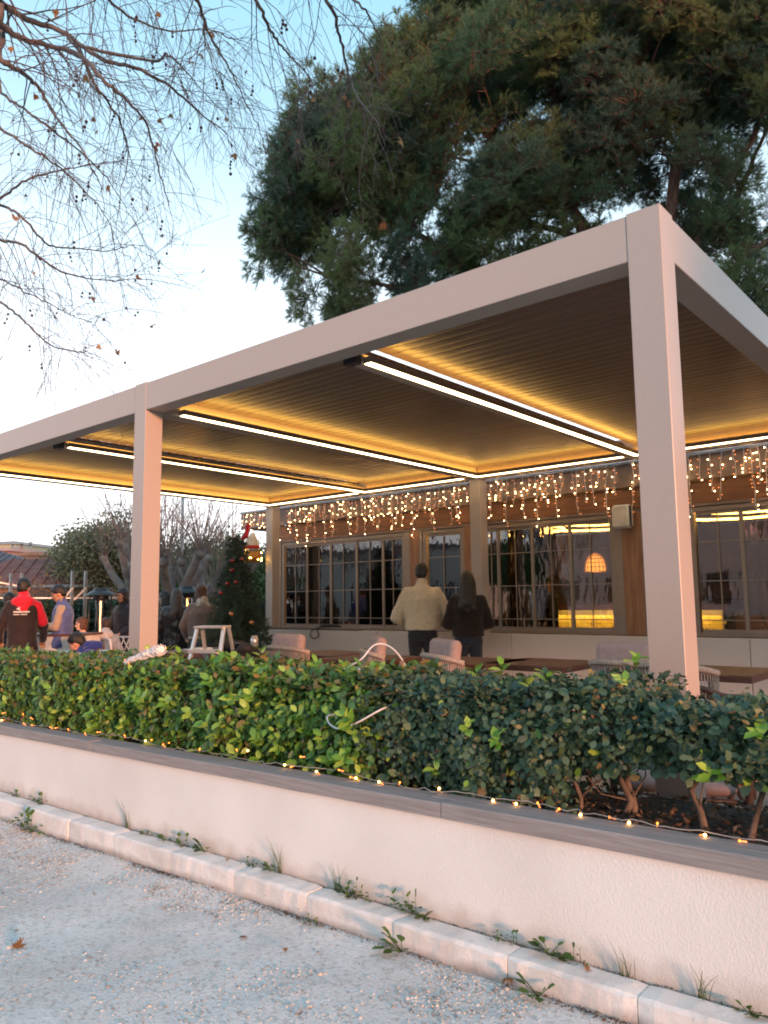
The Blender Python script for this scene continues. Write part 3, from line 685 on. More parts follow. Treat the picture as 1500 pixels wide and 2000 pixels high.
def hedge(x0, x1, label, kind, zlo=None, dens=1.0, nleaf=0, brown=.025, y0=2.60, y1=3.22, top=0):
    rt = thing('hedge_shrub', label, 'hedge', ((x0+x1)/2, 2.95, zc((x0+x1)/2)), 0, 'clipped hedge in the planter')
    L = x1-x0; yc = (y0+y1)/2; hy = (y1-y0)/2
    def sample(n, depth):
        x = rng.uniform(x0-.04, x1+.04, n); zt_ = np.array([ht(q) for q in x])+top; zb = np.array([zc(q) for q in x])+(.012 if zlo is None else zlo)
        # perimeter param: front face (below), top
        per = rng.uniform(0, 1, n); hgt = zt_-zb; front = per < .52
        back = per > .90
        d = np.abs(rng.normal(0, depth, n))
        nzv = np.array([mn.noise(Vector((q*3.1, 0, 5.))) for q in x])*.065
        u_ = rng.uniform(0, 1, n)
        z = np.where(front | back, zb+hgt*u_, zt_-d*.7); y = np.where(front, y0+d, np.where(back, y1-d, y0+rng.uniform(0, 1, n)*(y1-y0)))
        # rounded shoulder, undercut foot
        sh = np.clip((z-(zt_-.12))/.12, 0, 1); y = np.where(front, y+sh**2*.09, y); ft = np.clip((zb+.22-z)/.22, 0, 1); y = np.where(front, y+ft*(.04 if zlo is None else .10), y)
        bump = np.array([mn.noise(Vector((a*5, b_*5, c*5))) for a, b_, c in zip(x, y, z)])
        y = y-np.where(front, bump*.10+nzv, 0); z = z+np.where(front | back, 0, bump*.05+nzv*.6)
        shoot = (~front & ~back & (rng.uniform(size=n) < .07)) | (front & (rng.uniform(size=n) < .02)); z = z+np.where(shoot, np.minimum(rng.exponential(.022, n), .045), 0)
        Nn = np.stack([np.zeros(n), np.where(front, -1., np.where(back, 1., -.15)), np.where(front | back, .35+sh, 1.)], 1)
        keep = ~((front) & (bump > .22) & (d < .06))
        return np.stack([x, y, z], 1)[keep], nrm(Nn)[keep], front[keep]
    big = kind in ('bright', 'mixed')
    nA = int(L*(6200 if big else 9500)*dens)
    P, Nn, fr = sample(nA, .07 if zlo is None else .09)
    sz = rng.uniform(.030, .064, len(P)) if big else .017+np.minimum(rng.gamma(2.2, .0065, len(P)), .036)
    Pl = P-np.array(rt.location)
    a, b_, c = leaves(P, Nn, sz, rng)
    V, F = xf_scatter(LEAFV, LEAFF, Pl, a, b_*(1 if big else 1.3), c*.6, sz)
    tip = rng.uniform(size=len(P)) < np.where(P[:, 2] > np.array([ht(q) for q in P[:, 0]])+top-.05, .26 if not kind == 'dull' else .10, brown)
    fm = np.repeat(tip.astype(np.int32), len(LEAFF))
    hi = (rng.uniform(size=len(P)) < (.50 if kind == 'bright' else .25 if kind == 'mixed' else .02)) & fr
    fm = np.where(np.repeat(hi & ~tip, len(LEAFF)), 2, fm)
    me = np_mesh('foliage', V, F, M['lf_mid'] if big else M['lf_dull'], True); me.materials.append(M['lf_tip']); me.materials.append(M['lf_bright'])
    me.polygons.foreach_set('material_index', fm.astype(np.int32)); o = link_mesh('foliage', me, rt); o['kind'] = 'stuff'
    # large shiny leaves in rosettes on young shoots, each a leaf of its own
    if nleaf:
        cnt = 0
        while cnt < nleaf:
            P, Nn, fr = sample(6, .015); i = rng.integers(len(P)); 
            if not fr[i] and rng.uniform() < .7: continue
            p = P[i]+Nn[i]*.015; ax = nrm(Nn[i]+np.array([rng.normal(0, .3), 0, .7])); m_l = rng.integers(4, 7)
            for j in range(m_l):
                t = j*2.4+rng.uniform(0, 1); e1 = nrm(np.cross(ax, [.3, .2, 1.])); e2 = np.cross(ax, e1)
                dr = nrm(e1*math.cos(t)+e2*math.sin(t)+ax*rng.uniform(.1, .9)+np.array([0, -.25, 0])); cz = nrm(ax-dr*ax.dot(dr)*.9+rng.normal(0, .15, 3)); by = nrm(np.cross(cz, dr)); cz = np.cross(dr, by)
                s = rng.uniform(.046, .076); lo = link_mesh('leaf', leafme['lf_bright'], rt)
                q_ = p+ax*.01*j-np.array(rt.location); wd = rng.uniform(.9, 1.2)
                lo.matrix_local = Matrix(((dr[0]*s, by[0]*s*wd, cz[0]*s, q_[0]), (dr[1]*s, by[1]*s*wd, cz[1]*s, q_[1]), (dr[2]*s, by[2]*s*wd, cz[2]*s, q_[2]), (0, 0, 0, 1))); cnt += 1
    # stems and inner twigs
    q = MB(); ns = max(3, int(L*5))
    for i in range(ns):
        x = x0+L*(i+.5)/ns+rng.uniform(-.05, .05); y = yc+rng.uniform(-.10, .08); z = zc(x)-.02; p = [np.array([x, y, z])]
        for k in range(6): p.append(p[-1]+np.array([rng.normal(0, .03), rng.normal(0, .03), .07]))
        q.tube(p, np.linspace(.013, .005, 7)*rng.uniform(.7, 1.3), 6)
        for k in range(7):
            s = p[rng.integers(1, 6)]; e = s+np.array([rng.normal(0, .09), rng.normal(0, .07), rng.uniform(.05, .2)]); e[1] = max(e[1], 2.76); m = (s+e)/2+rng.normal(0, .02, 3); q.tube([s, m, e], [.0045, .003, .0015], 4, False)
    q.build('stems', M['stem'], rt, world=True)
    return rt
hedge(-15, -9.3, 'far left end of the hedge in front of the man in the red hooded jacket', 'dull', dens=.28, brown=.12)
hedge(-9.3, -7.0, 'hedge stretch with browned tips below the man in the blue vest', 'mixed', dens=.5, brown=.12)
hedge(-7.0, -5.2, 'dull green hedge stretch with browned tips at the left edge of the photo', 'mixed', dens=.7, nleaf=30, brown=.08)
hedge(-5.2, -4.1, 'hedge stretch with sparse glossy leaves below the white light bundle', 'bright', nleaf=110, brown=.08)
hedge(-4.1, -3.05, 'densest bright green glossy stretch of hedge below the stepladder', 'bright', nleaf=210, brown=.06)
hedge(-3.05, -2.35, 'bright glossy leaved hedge stretch holding the loose white cable', 'bright', nleaf=120, brown=.06)
hedge(-2.35, -1.75, 'dull small leaved hedge stretch with few bright shoots right of the white cable', 'dull', nleaf=24)
hedge(-1.75, -1.42, 'dark green hedge stretch left of the gap before the corner post', 'dull', nleaf=14)
hedge(-1.42, -1.16, 'short hedge end with open foot beside the front corner post', 'dull', zlo=.17, nleaf=8, top=.03)
hedge(-1.10, -.1, 'separate round dark green shrub with bare forked stem at the right edge', 'dull', zlo=.20, dens=1.0, nleaf=14, top=-.035, y1=3.12)
hedge(-.1, 1.6, 'hedge shrub outside the right edge of the photo', 'dull', dens=.4)
# ------------------------------------------------------------------ pine
rng = np.random.default_rng(11)
M['needle'] = leafmat('pine_needles', [(.08, .15, .11), (.10, .185, .095), (.14, .21, .085), (.185, .23, .09), (.095, .16, .115)], .5, .32, .3, True)
M['pbark'] = mat('pine_bark', (.15, .085, .065), .9, 0, .3, 6, .8, 25, stretch=(3, 3, 1))
def needle_clump(seed):
    g = np.random.default_rng(seed); P = []; D = []; tw = MB()
    for c_ in range(64):
        c = nrm(g.normal(size=3))*g.uniform(.15, 1)**.5*np.array([.95, .95, .6]); od = nrm(c+np.array([0, 0, .75]))
        tw.tube([c*.25+np.array([0, 0, -.1]), c*.65+g.normal(0, .04, 3), c], [.011, .008, .005], 3, False)
        for i in range(9):
            d = nrm(od*.8+g.normal(0, .62, 3)); L = g.uniform(.12, .30); pts = [c, c+d*L*.5+[0, 0, .01], c+d*L+[0, 0, .03]]; tw.tube(pts, [.005, .003, .002], 3, False)
            for t in (.45, .75, 1.0): P.append(c+d*L*t); D.append(nrm(d+np.array([0, 0, .25])))
    P = np.array(P); D = np.array(D); nn = 9
    P2 = np.repeat(P, nn, 0)+g.normal(0, .01, (len(P)*nn, 3)); D2 = nrm(np.repeat(D, nn, 0)+g.normal(0, .5, (len(P)*nn, 3)))
    L2 = g.uniform(.07, .13, len(P2)); B = nrm(np.cross(D2, g.normal(size=D2.shape)))*.0042
    V = np.stack([P2-B, P2+B, P2+D2*L2[:, None]], 1).reshape(-1, 3); F = np.arange(len(V)).reshape(-1, 3)
    tw_n = len(tw.v); tri = []
    for f in tw.f: tri.append((f[0], f[1], f[2])); tri.append((f[0], f[2], f[3]))
    V = np.concatenate([np.array(tw.v), V]); F = np.concatenate([np.array(tri), F+tw_n])
    me = np_mesh('foliage_clump', V, F, M['needle']); me.materials.append(M['pbark'])
    mi = np.zeros(len(F), np.int32); mi[:len(tri)] = 1; me.polygons.foreach_set('material_index', mi); return me
clumps = [needle_clump(i) for i in range(4)]
base = np.array([-4.2, 17.2, 0.]); 
pine = thing('pine_tree', 'big spreading pine with reddish limbs rising behind the cafe roof', 'tree', tuple(base))
def P3(u, v, D): return dist(u, v, D)
limbs = [  # (points, radii)
    ([base, P3(1330, 900, 17.2), P3(1300, 640, 16.8), P3(1310, 400, 16.2), P3(1345, 230, 15.8), P3(1400, 90, 15.5), P3(1430, -60, 15.3)], [.34, .30, .20, .12, .10, .08, .05]),
    ([P3(1290, 760, 17), P3(1270, 600, 16.6), P3(1150, 470, 16), P3(1110, 360, 15.8), P3(1085, 200, 15.6), P3(1060, 20, 15.4)], [.2, .15, .10, .08, .06, .03]),
    ([P3(1290, 740, 17), P3(1180, 620, 16.4), P3(1000, 560, 15.8), P3(880, 500, 15.3), P3(760, 430, 15), P3(660, 400, 14.6)], [.2, .14, .09, .07, .05, .02]),
    ([P3(1180, 620, 16.4), P3(1050, 640, 15.6), P3(900, 600, 15), P3(760, 560, 14.6), P3(640, 540, 14.3)], [.12, .08, .06, .04, .02]),
    ([P3(1240, 600, 16.6), P3(1180, 480, 16.4), P3(1000, 300, 16), P3(860, 200, 15.8), P3(740, 160, 15.5)], [.13, .10, .08, .05, .02]),
    ([P3(1300, 640, 16.8), P3(1390, 420, 16.6), P3(1450, 300, 16.4), P3(1530, 150, 16)], [.14, .10, .07, .03]),
    ([P3(1310, 700, 16.9), P3(1400, 560, 16.3), P3(1500, 470, 15.8), P3(1600, 400, 15.5)], [.13, .08, .06, .03]),
    ([P3(1320, 720, 17), P3(1340, 500, 17), P3(1440, 380, 17.2), P3(1500, 250, 17.4)], [.12, .08, .06, .03]),
    ([P3(1150, 470, 16), P3(1010, 420, 16.6), P3(930, 330, 17), P3(850, 300, 17.2)], [.08, .06, .04, .02]),
    ([P3(1345, 230, 15.8), P3(1250, 130, 15.2), P3(1180, 40, 15)], [.08, .05, .03]),
]
def smooth_path(pts, n=6):
    pts = [np.array(p, float) for p in pts]; out = []
    for i in range(len(pts)-1):
        p0 = pts[max(i-1, 0)]; p1 = pts[i]; p2 = pts[i+1]; p3 = pts[min(i+2, len(pts)-1)]
        for k in range(n):
            t = k/n; out.append(.5*((2*p1)+(-p0+p2)*t+(2*p0-5*p1+4*p2-p3)*t*t+(-p0+3*p1-3*p2+p3)*t**3))
    out.append(pts[-1]); return np.array(out)
allp = []
for i, (pts, rr) in enumerate(limbs):
    sp_ = smooth_path(pts); r_ = np.interp(np.linspace(0, len(pts)-1, len(sp_)), range(len(pts)), rr); sp_[1:-1] += rng.normal(0, .03, (len(sp_)-2, 3))
    q = MB(); q.tube(sp_, r_, 9); q.build('trunk' if i == 0 else 'limb', M['pbark'], pine, world=True)
    k0 = 12 if i == 0 else 3
    allp.append(sp_[k0:])
allp = np.concatenate(allp)
lobes = [(585, 345, 14.5, 1.0), (565, 430, 14.5, .75), (620, 480, 14.5, 1.1), (650, 270, 15, 1.2), (690, 190, 15, 1.0), (680, 380, 15, 1.5), (610, 560, 14.3, .7), (700, 540, 14, .9), (790, 560, 14.5, .8),
         (835, 150, 16, 1.3), (850, 440, 15, 1.5), (760, 300, 15.5, 1.6), (880, 290, 15, 1.9), (950, 80, 16, 2.0), (980, 420, 15.2, 1.2), (1020, 250, 15, 2.1), (1110, 60, 16, 2.2), (1060, 420, 15, .8), (930, 540, 15.5, .8), (1150, 200, 15.5, 1.8),
         (1250, 60, 15, 2.0), (1240, 250, 16, 1.3), (1350, 100, 16, 2.0), (1440, 30, 15.5, 2.0), (1450, 220, 15.6, 1.4), (1400, 330, 17, .8), (1480, 440, 16, .8), (1480, 560, 15.5, .45), (1390, 590, 15.8, .35), (1180, 380, 17, .8), (1150, 490, 16.8, .8), (1050, 545, 16, .8), (1250, 420, 17.2, .9), (1340, 440, 17.2, .8), (960, 590, 15.6, .6), (1440, 500, 16.5, .7), (920, -40, 16.5, 1.5), (1000, -100, 16, 2.0), (1200, -120, 16, 2.2), (1400, -120, 16, 2.2), (1560, 150, 16, 2), (1600, 350, 16, 1.5)]
wts = np.array([r**2.2 for *_, r in lobes]); wts /= wts.sum(); tw = MB(); cnt = 0
for i, (u, v, D, r) in enumerate(lobes):
    n = max(3, int(round(wts[i]*292)))
    for k in range(n):
        if cnt >= 298: break
        c = P3(u, v, D); d = nrm(rng.normal(size=3)); p = c+d*r*(rng.uniform(.25, 1.0)**.6)*np.array([1, 1, .85])
        cnt += 1
        o = link_mesh('foliage_clump', clumps[rng.integers(4)], pine); o.location = Vector(p-base); s = rng.uniform(.75, 1.1)*(.75 if r < 1 else 1); o.scale = (s, s, s*rng.uniform(.75, 1.0))
        dn = nrm(p-P3(1200, 520, 16)+np.array([0, 0, 1.0])); o.rotation_euler = Vector(dn).to_track_quat('Z', 'Y').to_euler(); 
        j = np.argmin(np.linalg.norm(allp-p-np.array([0, 0, -.3])*0, axis=1)+rng.uniform(0, .6, len(allp))); a = allp[j]; m1 = a*.6+p*.4+rng.normal(0, .12, 3)+np.array([0, 0, -.12]); m2 = a*.25+p*.75+rng.normal(0, .10, 3)
        tw.tube([a, m1, m2, p], [.026, .018, .011, .005], 4, False)
        for q_ in range(2):
            e = m2+nrm(rng.normal(size=3))*rng.uniform(.3, .7); tw.tube([m1*.4+m2*.6, (m2+e)/2+rng.normal(0, .05, 3), e], [.012, .008, .003], 3, False)
o = tw.build('branches', M['pbark'], pine, world=True, kind='stuff')
# ------------------------------------------------------------------ bare plane tree overhead
rng = np.random.default_rng(21)
M['plbark'] = mat('plane_bark', (.13, .10, .088), .8, 0, .3, 8, .4, 30)
M['pltwig'] = mat('plane_twig', (.11, .08, .078), .8, 0, .2, 8)
tb_ = np.array([-9.6, -.6, -.05])
plane_t = thing('plane_tree', 'bare plane tree reaching in from upper left with seed balls and brown leaves', 'tree', tuple(tb_))
DD = 8.0
J0 = np.array([-9.3, -.2, 4.0]); J1 = np.array([-9.1, .2, 5.4])
def PP(l, D): return [P3(u, v, D+i*.0) for i, (u, v) in enumerate(l)]
mains = [
    (J1, [(-60, -30), (0, 5), (55, 38), (120, 62), (200, 115), (275, 136), (340, 175), (395, 225), (430, 250)], 8.0, .05),
    (J1, [(-80, 20), (0, 50), (35, 72), (90, 88), (150, 105), (195, 150), (240, 190), (285, 240), (310, 330), (330, 400)], 7.6, .045),
    (J0, [(-80, 80), (0, 118), (40, 140), (70, 165), (100, 215), (130, 255), (165, 300), (200, 370)], 7.8, .038),
    (None, [(120, 62), (160, 110), (190, 170), (230, 230), (250, 300), (235, 380)], 8.0, .026),
    (None, [(275, 136), (300, 118), (325, 105), (355, 130), (385, 165), (430, 215)], 8.0, .022),
    (J0, [(-100, 420), (0, 385), (50, 352), (110, 335), (170, 322), (235, 314)], 8.6, .020),
    (J0, [(-100, 440), (0, 470), (50, 482), (120, 530), (200, 547), (280, 545)], 8.4, .024),
    (J0, [(-100, 370), (0, 400), (45, 425), (95, 478), (150, 485), (210, 490), (265, 478)], 8.9, .022),
    (J0, [(-100, 540), (0, 590), (50, 630), (95, 672), (140, 686), (175, 688)], 8.6, .018),
    (J0, [(-100, 500), (0, 545), (40, 565), (90, 590), (150, 620), (185, 630)], 9.0, .014),
    (J1, [(60, -160), (230, -90), (370, -20), (405, 60), (440, 120), (470, 180), (505, 250)], 7.0, .03),
    (J1, [(230, -200), (420, -120), (500, 0), (530, 65), (560, 100), (600, 145), (612, 170)], 6.8, .03),
    (J1, [(300, -260), (520, -170), (640, 5), (662, 70), (680, 140), (700, 190), (735, 235)], 6.6, .03),
    (None, [(420, -120), (560, -70), (690, 0), (725, 40), (745, 90), (735, 140)], 6.8, .02),
    (J1, [(-60, -120), (90, -80), (180, -30), (250, 30), (330, 60), (400, 55), (450, 75)], 7.4, .026),
    (J1, [(0, -180), (200, -120), (300, -60), (390, 10), (400, 80), (425, 150)], 7.6, .022),
    (J0, [(-90, 200), (0, 250), (60, 290), (120, 330), (190, 400), (225, 460)], 8.2, .022),
    (J0, [(-90, 150), (10, 190), (70, 230), (150, 290), (210, 350), (260, 430)], 8.6, .022),
]
TW = MB(); ends = []; BR = []
def grow(p, d, L, r, lev):
    n = max(3, int(L/.09)); pts = [p]; q = p.copy(); dd = d.copy(); kids = []
    drop = .035 if lev >= 1 else .015
    for i in range(n):
        dd = nrm(dd+rng.normal(0, .085, 3)+np.array([0, 0, -drop*2.0])); q = q+dd*L/n; pts.append(q)
        if lev < 3 and i > 0: kids.append((q, dd, i/n))
    rr = np.linspace(r, max(r*.35, .0020), len(pts)); TW.tube(pts, rr, 4 if lev < 2 else 3, False); ends.append((q, dd, lev))
    if lev < 3:
        for (k, kd, t) in kids:
            if rng.uniform() < (.50 if lev == 1 else .30):
                side = nrm(np.cross(kd, rng.normal(size=3))); nd = nrm(kd*.75+side*rng.uniform(.4, .9))
                grow(k, nd, L*rng.uniform(.28, .5)*(1.1-t*.5), r*.55, lev+1)
for (J, l, D, r) in mains:
    pp = PP(l, D); 
    # undulating depth so that branches are not coplanar
    pp = [np.array([0, 0, CAM_H])+(p-np.array([0, 0, CAM_H]))*(1+.06*math.sin(i*1.3+r*90)) for i, p in enumerate(pp)]
    if J is not None: pp = [J]+pp
    if J is None:
        bp = np.concatenate(BR); pp[0] = bp[np.argmin(np.linalg.norm(bp-pp[0], axis=1))]
    sp_ = smooth_path(pp, 7); sp_[1:] += rng.normal(0, .006, (len(sp_)-1, 3)); BR.append(sp_)
    rr = r*(.95 if J is not None else .8)*(1-np.linspace(0, 1, len(sp_))**.8*.93)+.002; q = MB(); q.tube(sp_, rr, 7); q.build('bough', M['plbark'], plane_t, world=True)
    for i in range(8 if J is not None else 2, len(sp_)-1):
        if rng.uniform() < .58:
            d = nrm(sp_[i+1]-sp_[i]); side = nrm(np.cross(d, rng.normal(size=3)))
            grow(sp_[i], nrm(d*.8+side*.7+np.array([0, 0, -.1])), rng.uniform(.5, 1.25), max(.0035, rr[i]*.32), 1)
    grow(sp_[-1], nrm(sp_[-1]-sp_[-3]), rng.uniform(.4, .7), .004, 1)
TW.build('twigs', M['pltwig'], plane_t, world=True, kind='stuff')
q = MB(); q.tube(smooth_path([tb_+np.array([0, 0, -.1]), tb_+np.array([.05, .1, 2]), J0, J1, J1+np.array([.3, .5, 2.5])]), list(np.linspace(.32, .12, 25)), 12); q.build('trunk', M['plbark'], plane_t, world=True)
# seed balls and leaves
bm = MB(); bm.ell((0, 0, 0), (.014, .014, .014), None, 8, 6); ballme = bm.build('seed_ball', mat('seed_ball', (.055, .035, .04), .95, 0, .2, 90), data=True)

def pxy(P):
    P = np.array(P)-[0, 0, CAM_H]; d = P@CC; return 750+F_PX*P@CA/d, 1000-F_PX*P@CB/d
tips = [e for e in ends if -10 < pxy(e[0])[0] < 800 and -20 < pxy(e[0])[1] < 720]
ST = MB(); nb = 0; idx = rng.permutation(len(tips))
for k in idx[:75]:
    p = tips[k][0]; m = rng.integers(1, 4); q_ = p.copy()
    for j in range(m):
        q2 = q_+np.array([rng.normal(0, .012), rng.normal(0, .012), -.045]); ST.tube([q_, q2], .002, 3, False); o = link_mesh('seed_ball', ballme, plane_t); o.location = Vector(q2-tb_); sc = rng.uniform(.75, 1.2); o.scale = (sc,)*3; q_ = q2; nb += 1
ST.build('fruit_stalks', M['pltwig'], plane_t, world=True, kind='stuff')
M['dryleaf'] = leafmat('dry_leaf', [(.25, .12, .05), (.32, .17, .08), (.40, .24, .10), (.22, .10, .06)], .7, .3, .2, True)
def maple_leaf(curl, seed):
    g = np.random.default_rng(seed); V = [(0, 0, 0)]; n = 22
    for i in range(n):
        t = -2.6+5.2*i/(n-1); lobe = .55+.45*abs(math.cos(t*1.25))**1.3 if i % 2 == 0 else .42+.16*abs(math.cos(t*1.25)); x = lobe*math.cos(t); y = lobe*math.sin(t); V.append((x+.25, y, curl*(x*x+y*y)*.8+g.normal(0, .05)))
    F = [(0, i, i+1) for i in range(1, n)]
    q = MB(); q.add(V, F, True); q.tube([(0, 0, 0), (-.3, .02, -.05), (-.6, .0, .02)], [.02, .015, .015], 4); return q.build('leaf', M['dryleaf'], data=True)
dl = [maple_leaf(.5, 1), maple_leaf(-.6, 2), maple_leaf(.9, 3)]
for k in idx[75:120]:
    o = link_mesh('leaf', dl[rng.integers(3)], plane_t); o.location = Vector(tips[k][0]-tb_); s = rng.uniform(.035, .065); o.scale = (s, s, s); o.rotation_euler = (rng.uniform(0, 6), rng.uniform(0, 6), rng.uniform(0, 6))
# ------------------------------------------------------------------ weeds, gravel, fallen leaves
rng = np.random.default_rng(31)
M['weed'] = leafmat('weed_leaf', [(.06, .13, .03), (.09, .18, .04), (.05, .10, .03)], .55, .2)
def weed(u, v, label, kind, s=1.0, low=False):
    p = un(u, v, 1, 2.325 if low else 2.443); p[2] = zs(p[0]) if low else zk(p[0])-.005
    if low: p[1] = 2.320
    t = thing('weed', label, 'weed', tuple(p)); q = MB(); st = MB()
    def lf(c, d, L, W_):
        d = nrm(np.array(d, float)); b_ = nrm(np.cross([0, 0, 1.], d)+rng.normal(0, .2, 3)); n_ = np.cross(d, b_)
        q.add([np.array(c)+d*a*L+b_*b2*W_+n_*c2*L for a, b2, c2 in [(0, 0, 0), (.25, .42, .05), (.6, .5, .03), (1, 0, -.1), (.6, -.5, .03), (.25, -.42, .05), (.5, 0, -.02)]], [(0, 6, 1), (1, 6, 2), (2, 6, 3), (3, 6, 4), (4, 6, 5), (5, 6, 0)], True)
    if kind == 'grass':
        for i in range(9):
            a = rng.normal(0, .012, 2); h = rng.uniform(.04, .11)*s; dx = rng.normal(0, .3); P = [(a[0]+dx*h*k*k, a[1]*.3-.01-.15*h*k*k, h*k) for k in np.linspace(0, 1, 5)]
            q.tube(P, np.linspace(.0016, .0004, 5), 3)
    elif kind == 'spread':
        for i in range(26):
            x = rng.normal(0, .045*s); z = rng.uniform(0, .03*s); y = -.012-abs(rng.normal(0, .012)); L = rng.uniform(.010, .020)*s
            lf((x, y, z), (rng.normal(), -.6+rng.normal()*.4, rng.uniform(-.2, .9)), L, L*.9)
        for k in range(3):
            x = rng.normal(0, .04*s); h = rng.uniform(.03, .06)*s; st.tube([(x, -.01, 0), (x+.004, -.02, h)], .0012, 4); lf((x+.004, -.02, h), (.3, -.1, 1), .02*s, .018*s); lf((x, -.017, h*.6), (-.8, -.3, .4), .014*s, .012*s)
    else:
        for i in range(10):
            a = rng.uniform(0, 2*math.pi); d = np.array([math.cos(a), -abs(math.sin(a))*.8, rng.uniform(.2, 1.3)]); L = rng.uniform(.018, .04)*s; e = nrm(d)*L
            st.tube([(0, -.008, 0), tuple(e+np.array([0, -.008, 0]))], .0014, 4); lf(e+np.array([0, -.008, 0]), d+np.array([0, 0, -.2]), rng.uniform(.02, .034)*s, rng.uniform(.016, .024)*s)
    q.build('foliage', M['weed'], t)
    if st.v: st.build('stem', M['weed'], t)
for a in [(35, 1548, 'tiny brownish weed at the far left end of the wall foot', 'spread', .8), (78, 1562, 'small yellow green weed tuft at the wall foot near the left edge', 'spread', 1.2), (250, 1617, 'thin tall grass tuft at the wall foot left of the clover weeds', 'grass', 1.6), (288, 1625, 'small round leaved weed just right of the tall grass tuft', 'rosette', .8),
          (325, 1637, 'upright two leaved weed left of the largest wall weed', 'rosette', 1.0), (355, 1650, 'low spreading weed beside the largest wall weed', 'spread', 1.1), (405, 1665, 'tallest leafy weed at the wall foot in the left half', 'rosette', 1.7), (500, 1690, 'brownish small weed left of the grassy round leaved weed', 'spread', .7), (535, 1700, 'round leaved weed with long grass blades at the wall foot', 'rosette', 1.1), (550, 1703, 'long thin grass blades rising behind the round leaved weed', 'grass', 1.7),
          (660, 1742, 'thin upright grass in the middle wall weed patch', 'grass', 1.2), (680, 1748, 'bushy middle weed patch against the white wall', 'rosette', 1.4), (705, 1752, 'trailing right side of the middle weed patch', 'spread', 1.2), (800, 1782, 'dense low weed patch beneath a single upright leaf', 'spread', 1.4), (830, 1790, 'single upright rounded leaf weed above the dense patch', 'rosette', 1.0),
          (985, 1832, 'very small weed cluster left of the broad leaved plantain', 'spread', .8), (1075, 1862, 'broad leaved plantain weed at the wall foot', 'rosette', 1.5), (1110, 1872, 'small lobed weed right of the broad leaved plantain', 'spread', .9), (1225, 1900, 'spiky grass tuft at the wall foot right of a brown leaf', 'grass', 1.2), (1375, 1950, 'small grass sprout near the right end of the wall foot', 'grass', .9), (1465, 1975, 'leafy weed in the bottom right corner of the wall foot', 'rosette', 1.0)]:
    weed(*a)
for a in [(60, 1625, 'low weed patch on the street at the far left kerb foot', 'spread', 2.2, True), (615, 1788, 'small single weed at the kerb foot right of a block joint', 'spread', .6, True), (790, 1850, 'large upright weed growing at the kerb foot', 'rosette', 1.9, True), (1055, 1925, 'weed with brown leaves at the kerb foot lower right', 'rosette', 1.4, True)]:
    weed(*a)
# gravel: one mass of small stones on the street
n = 24000; st_v = np.array([(0, 0, .5), (.5, 0, 0), (0, .5, .05), (-.5, .05, 0), (0, -.5, 0), (.1, .1, -.4)]); st_f = np.array([(0, 1, 2), (0, 2, 3), (0, 3, 4), (0, 4, 1), (5, 2, 1), (5, 3, 2), (5, 4, 3), (5, 1, 4)])
gx = []; 
while len(gx) < n:
    x = rng.uniform(-7.5, 0.9); y = 2.322-abs(rng.normal(0, .25)) if rng.uniform() < .5 else rng.uniform(.6, 2.32)
    d = 1.3*mn.noise(Vector((x*1.6, y*2.2, 1.7)))+.8*mn.noise(Vector((x*6, y*6, 7)))
    if rng.uniform() < np.clip(.15+1.9*d, .02, 1): gx.append((x, y))
gx = np.array(gx); gz = .118+.031*gx[:, 0]-.001+np.array([.006*mn.noise(Vector((a*2.3, b_*2.3, 0)))-.003 for a, b_ in gx])
P = np.column_stack([gx, gz]); A_ = nrm(rng.normal(size=(n, 3))*[1, 1, .2]); B_ = nrm(np.cross(A_, rng.normal(size=(n, 3))*.3+[0, 0, 1.])); C_ = np.cross(A_, B_)
sz = rng.gamma(3., .0024, n)+.0028; sz[:500] = rng.uniform(.012, .026, 500); V, F = xf_scatter(st_v*np.array([1, .8, .6]), st_f, P, A_, B_, C_, sz)
M['gravel'] = leafmat('gravel_stone', [(.30, .28, .26), (.62, .60, .57), (.50, .48, .46), (.66, .62, .57), (.22, .20, .19), (.56, .46, .38)], .85, 0, .2, False, False)
tag(link_mesh('gravel', np_mesh('gravel', V, F, M['gravel'])), 'loose pale gravel scattered over the street beside the kerb', 'gravel', kind='stuff')
# dark litter in the kerb gutter
n = 5000; x = rng.uniform(-8, .9, n); cl = np.array([mn.noise(Vector((q*2.2, 0, 4))) for q in x]); kp = rng.uniform(size=n) < np.clip(.45+cl*1.3, .05, 1); x = x[kp]; n = len(x)
P = np.column_stack([x, 2.326-np.abs(rng.normal(0, .016, n)), .118+.031*x+rng.uniform(-.002, .006, n)]); A_ = nrm(rng.normal(size=(n, 3))*[1, 1, .3]); B_ = nrm(np.cross(A_, [0, 0, 1.]+rng.normal(0, .3, (n, 3)))); C_ = np.cross(A_, B_)
V, F = xf_scatter(st_v*np.array([1.2, .6, .4]), st_f, P, A_, B_, C_, rng.uniform(.004, .012, n))
x2 = rng.uniform(-8, .9, 2500); P2 = np.column_stack([x2, 2.444+rng.normal(0, .003, 2500), .190+.021*x2-.006+rng.uniform(-.003, .005, 2500)]); A2 = nrm(rng.normal(size=(2500, 3))*[1, .3, .3]); B2 = nrm(np.cross(A2, [0, 0, 1.]+rng.normal(0, .3, (2500, 3)))); V2, F2 = xf_scatter(st_v*np.array([1.2, .6, .4]), st_f, P2, A2, B2, np.cross(A2, B2), rng.uniform(.003, .008, 2500))
M['litter'] = leafmat('dirt_litter', [(.06, .045, .035), (.12, .07, .045), (.04, .045, .025), (.16, .11, .08)], .9, 0, .2, False, False)
tag(link_mesh('dirt_litter', np_mesh('dirt_litter', np.concatenate([V, V2]), np.concatenate([F, F2+len(V)]), M['litter'])), 'dark dirt and leaf crumbs lying in the kerb gutter', 'litter', kind='stuff')
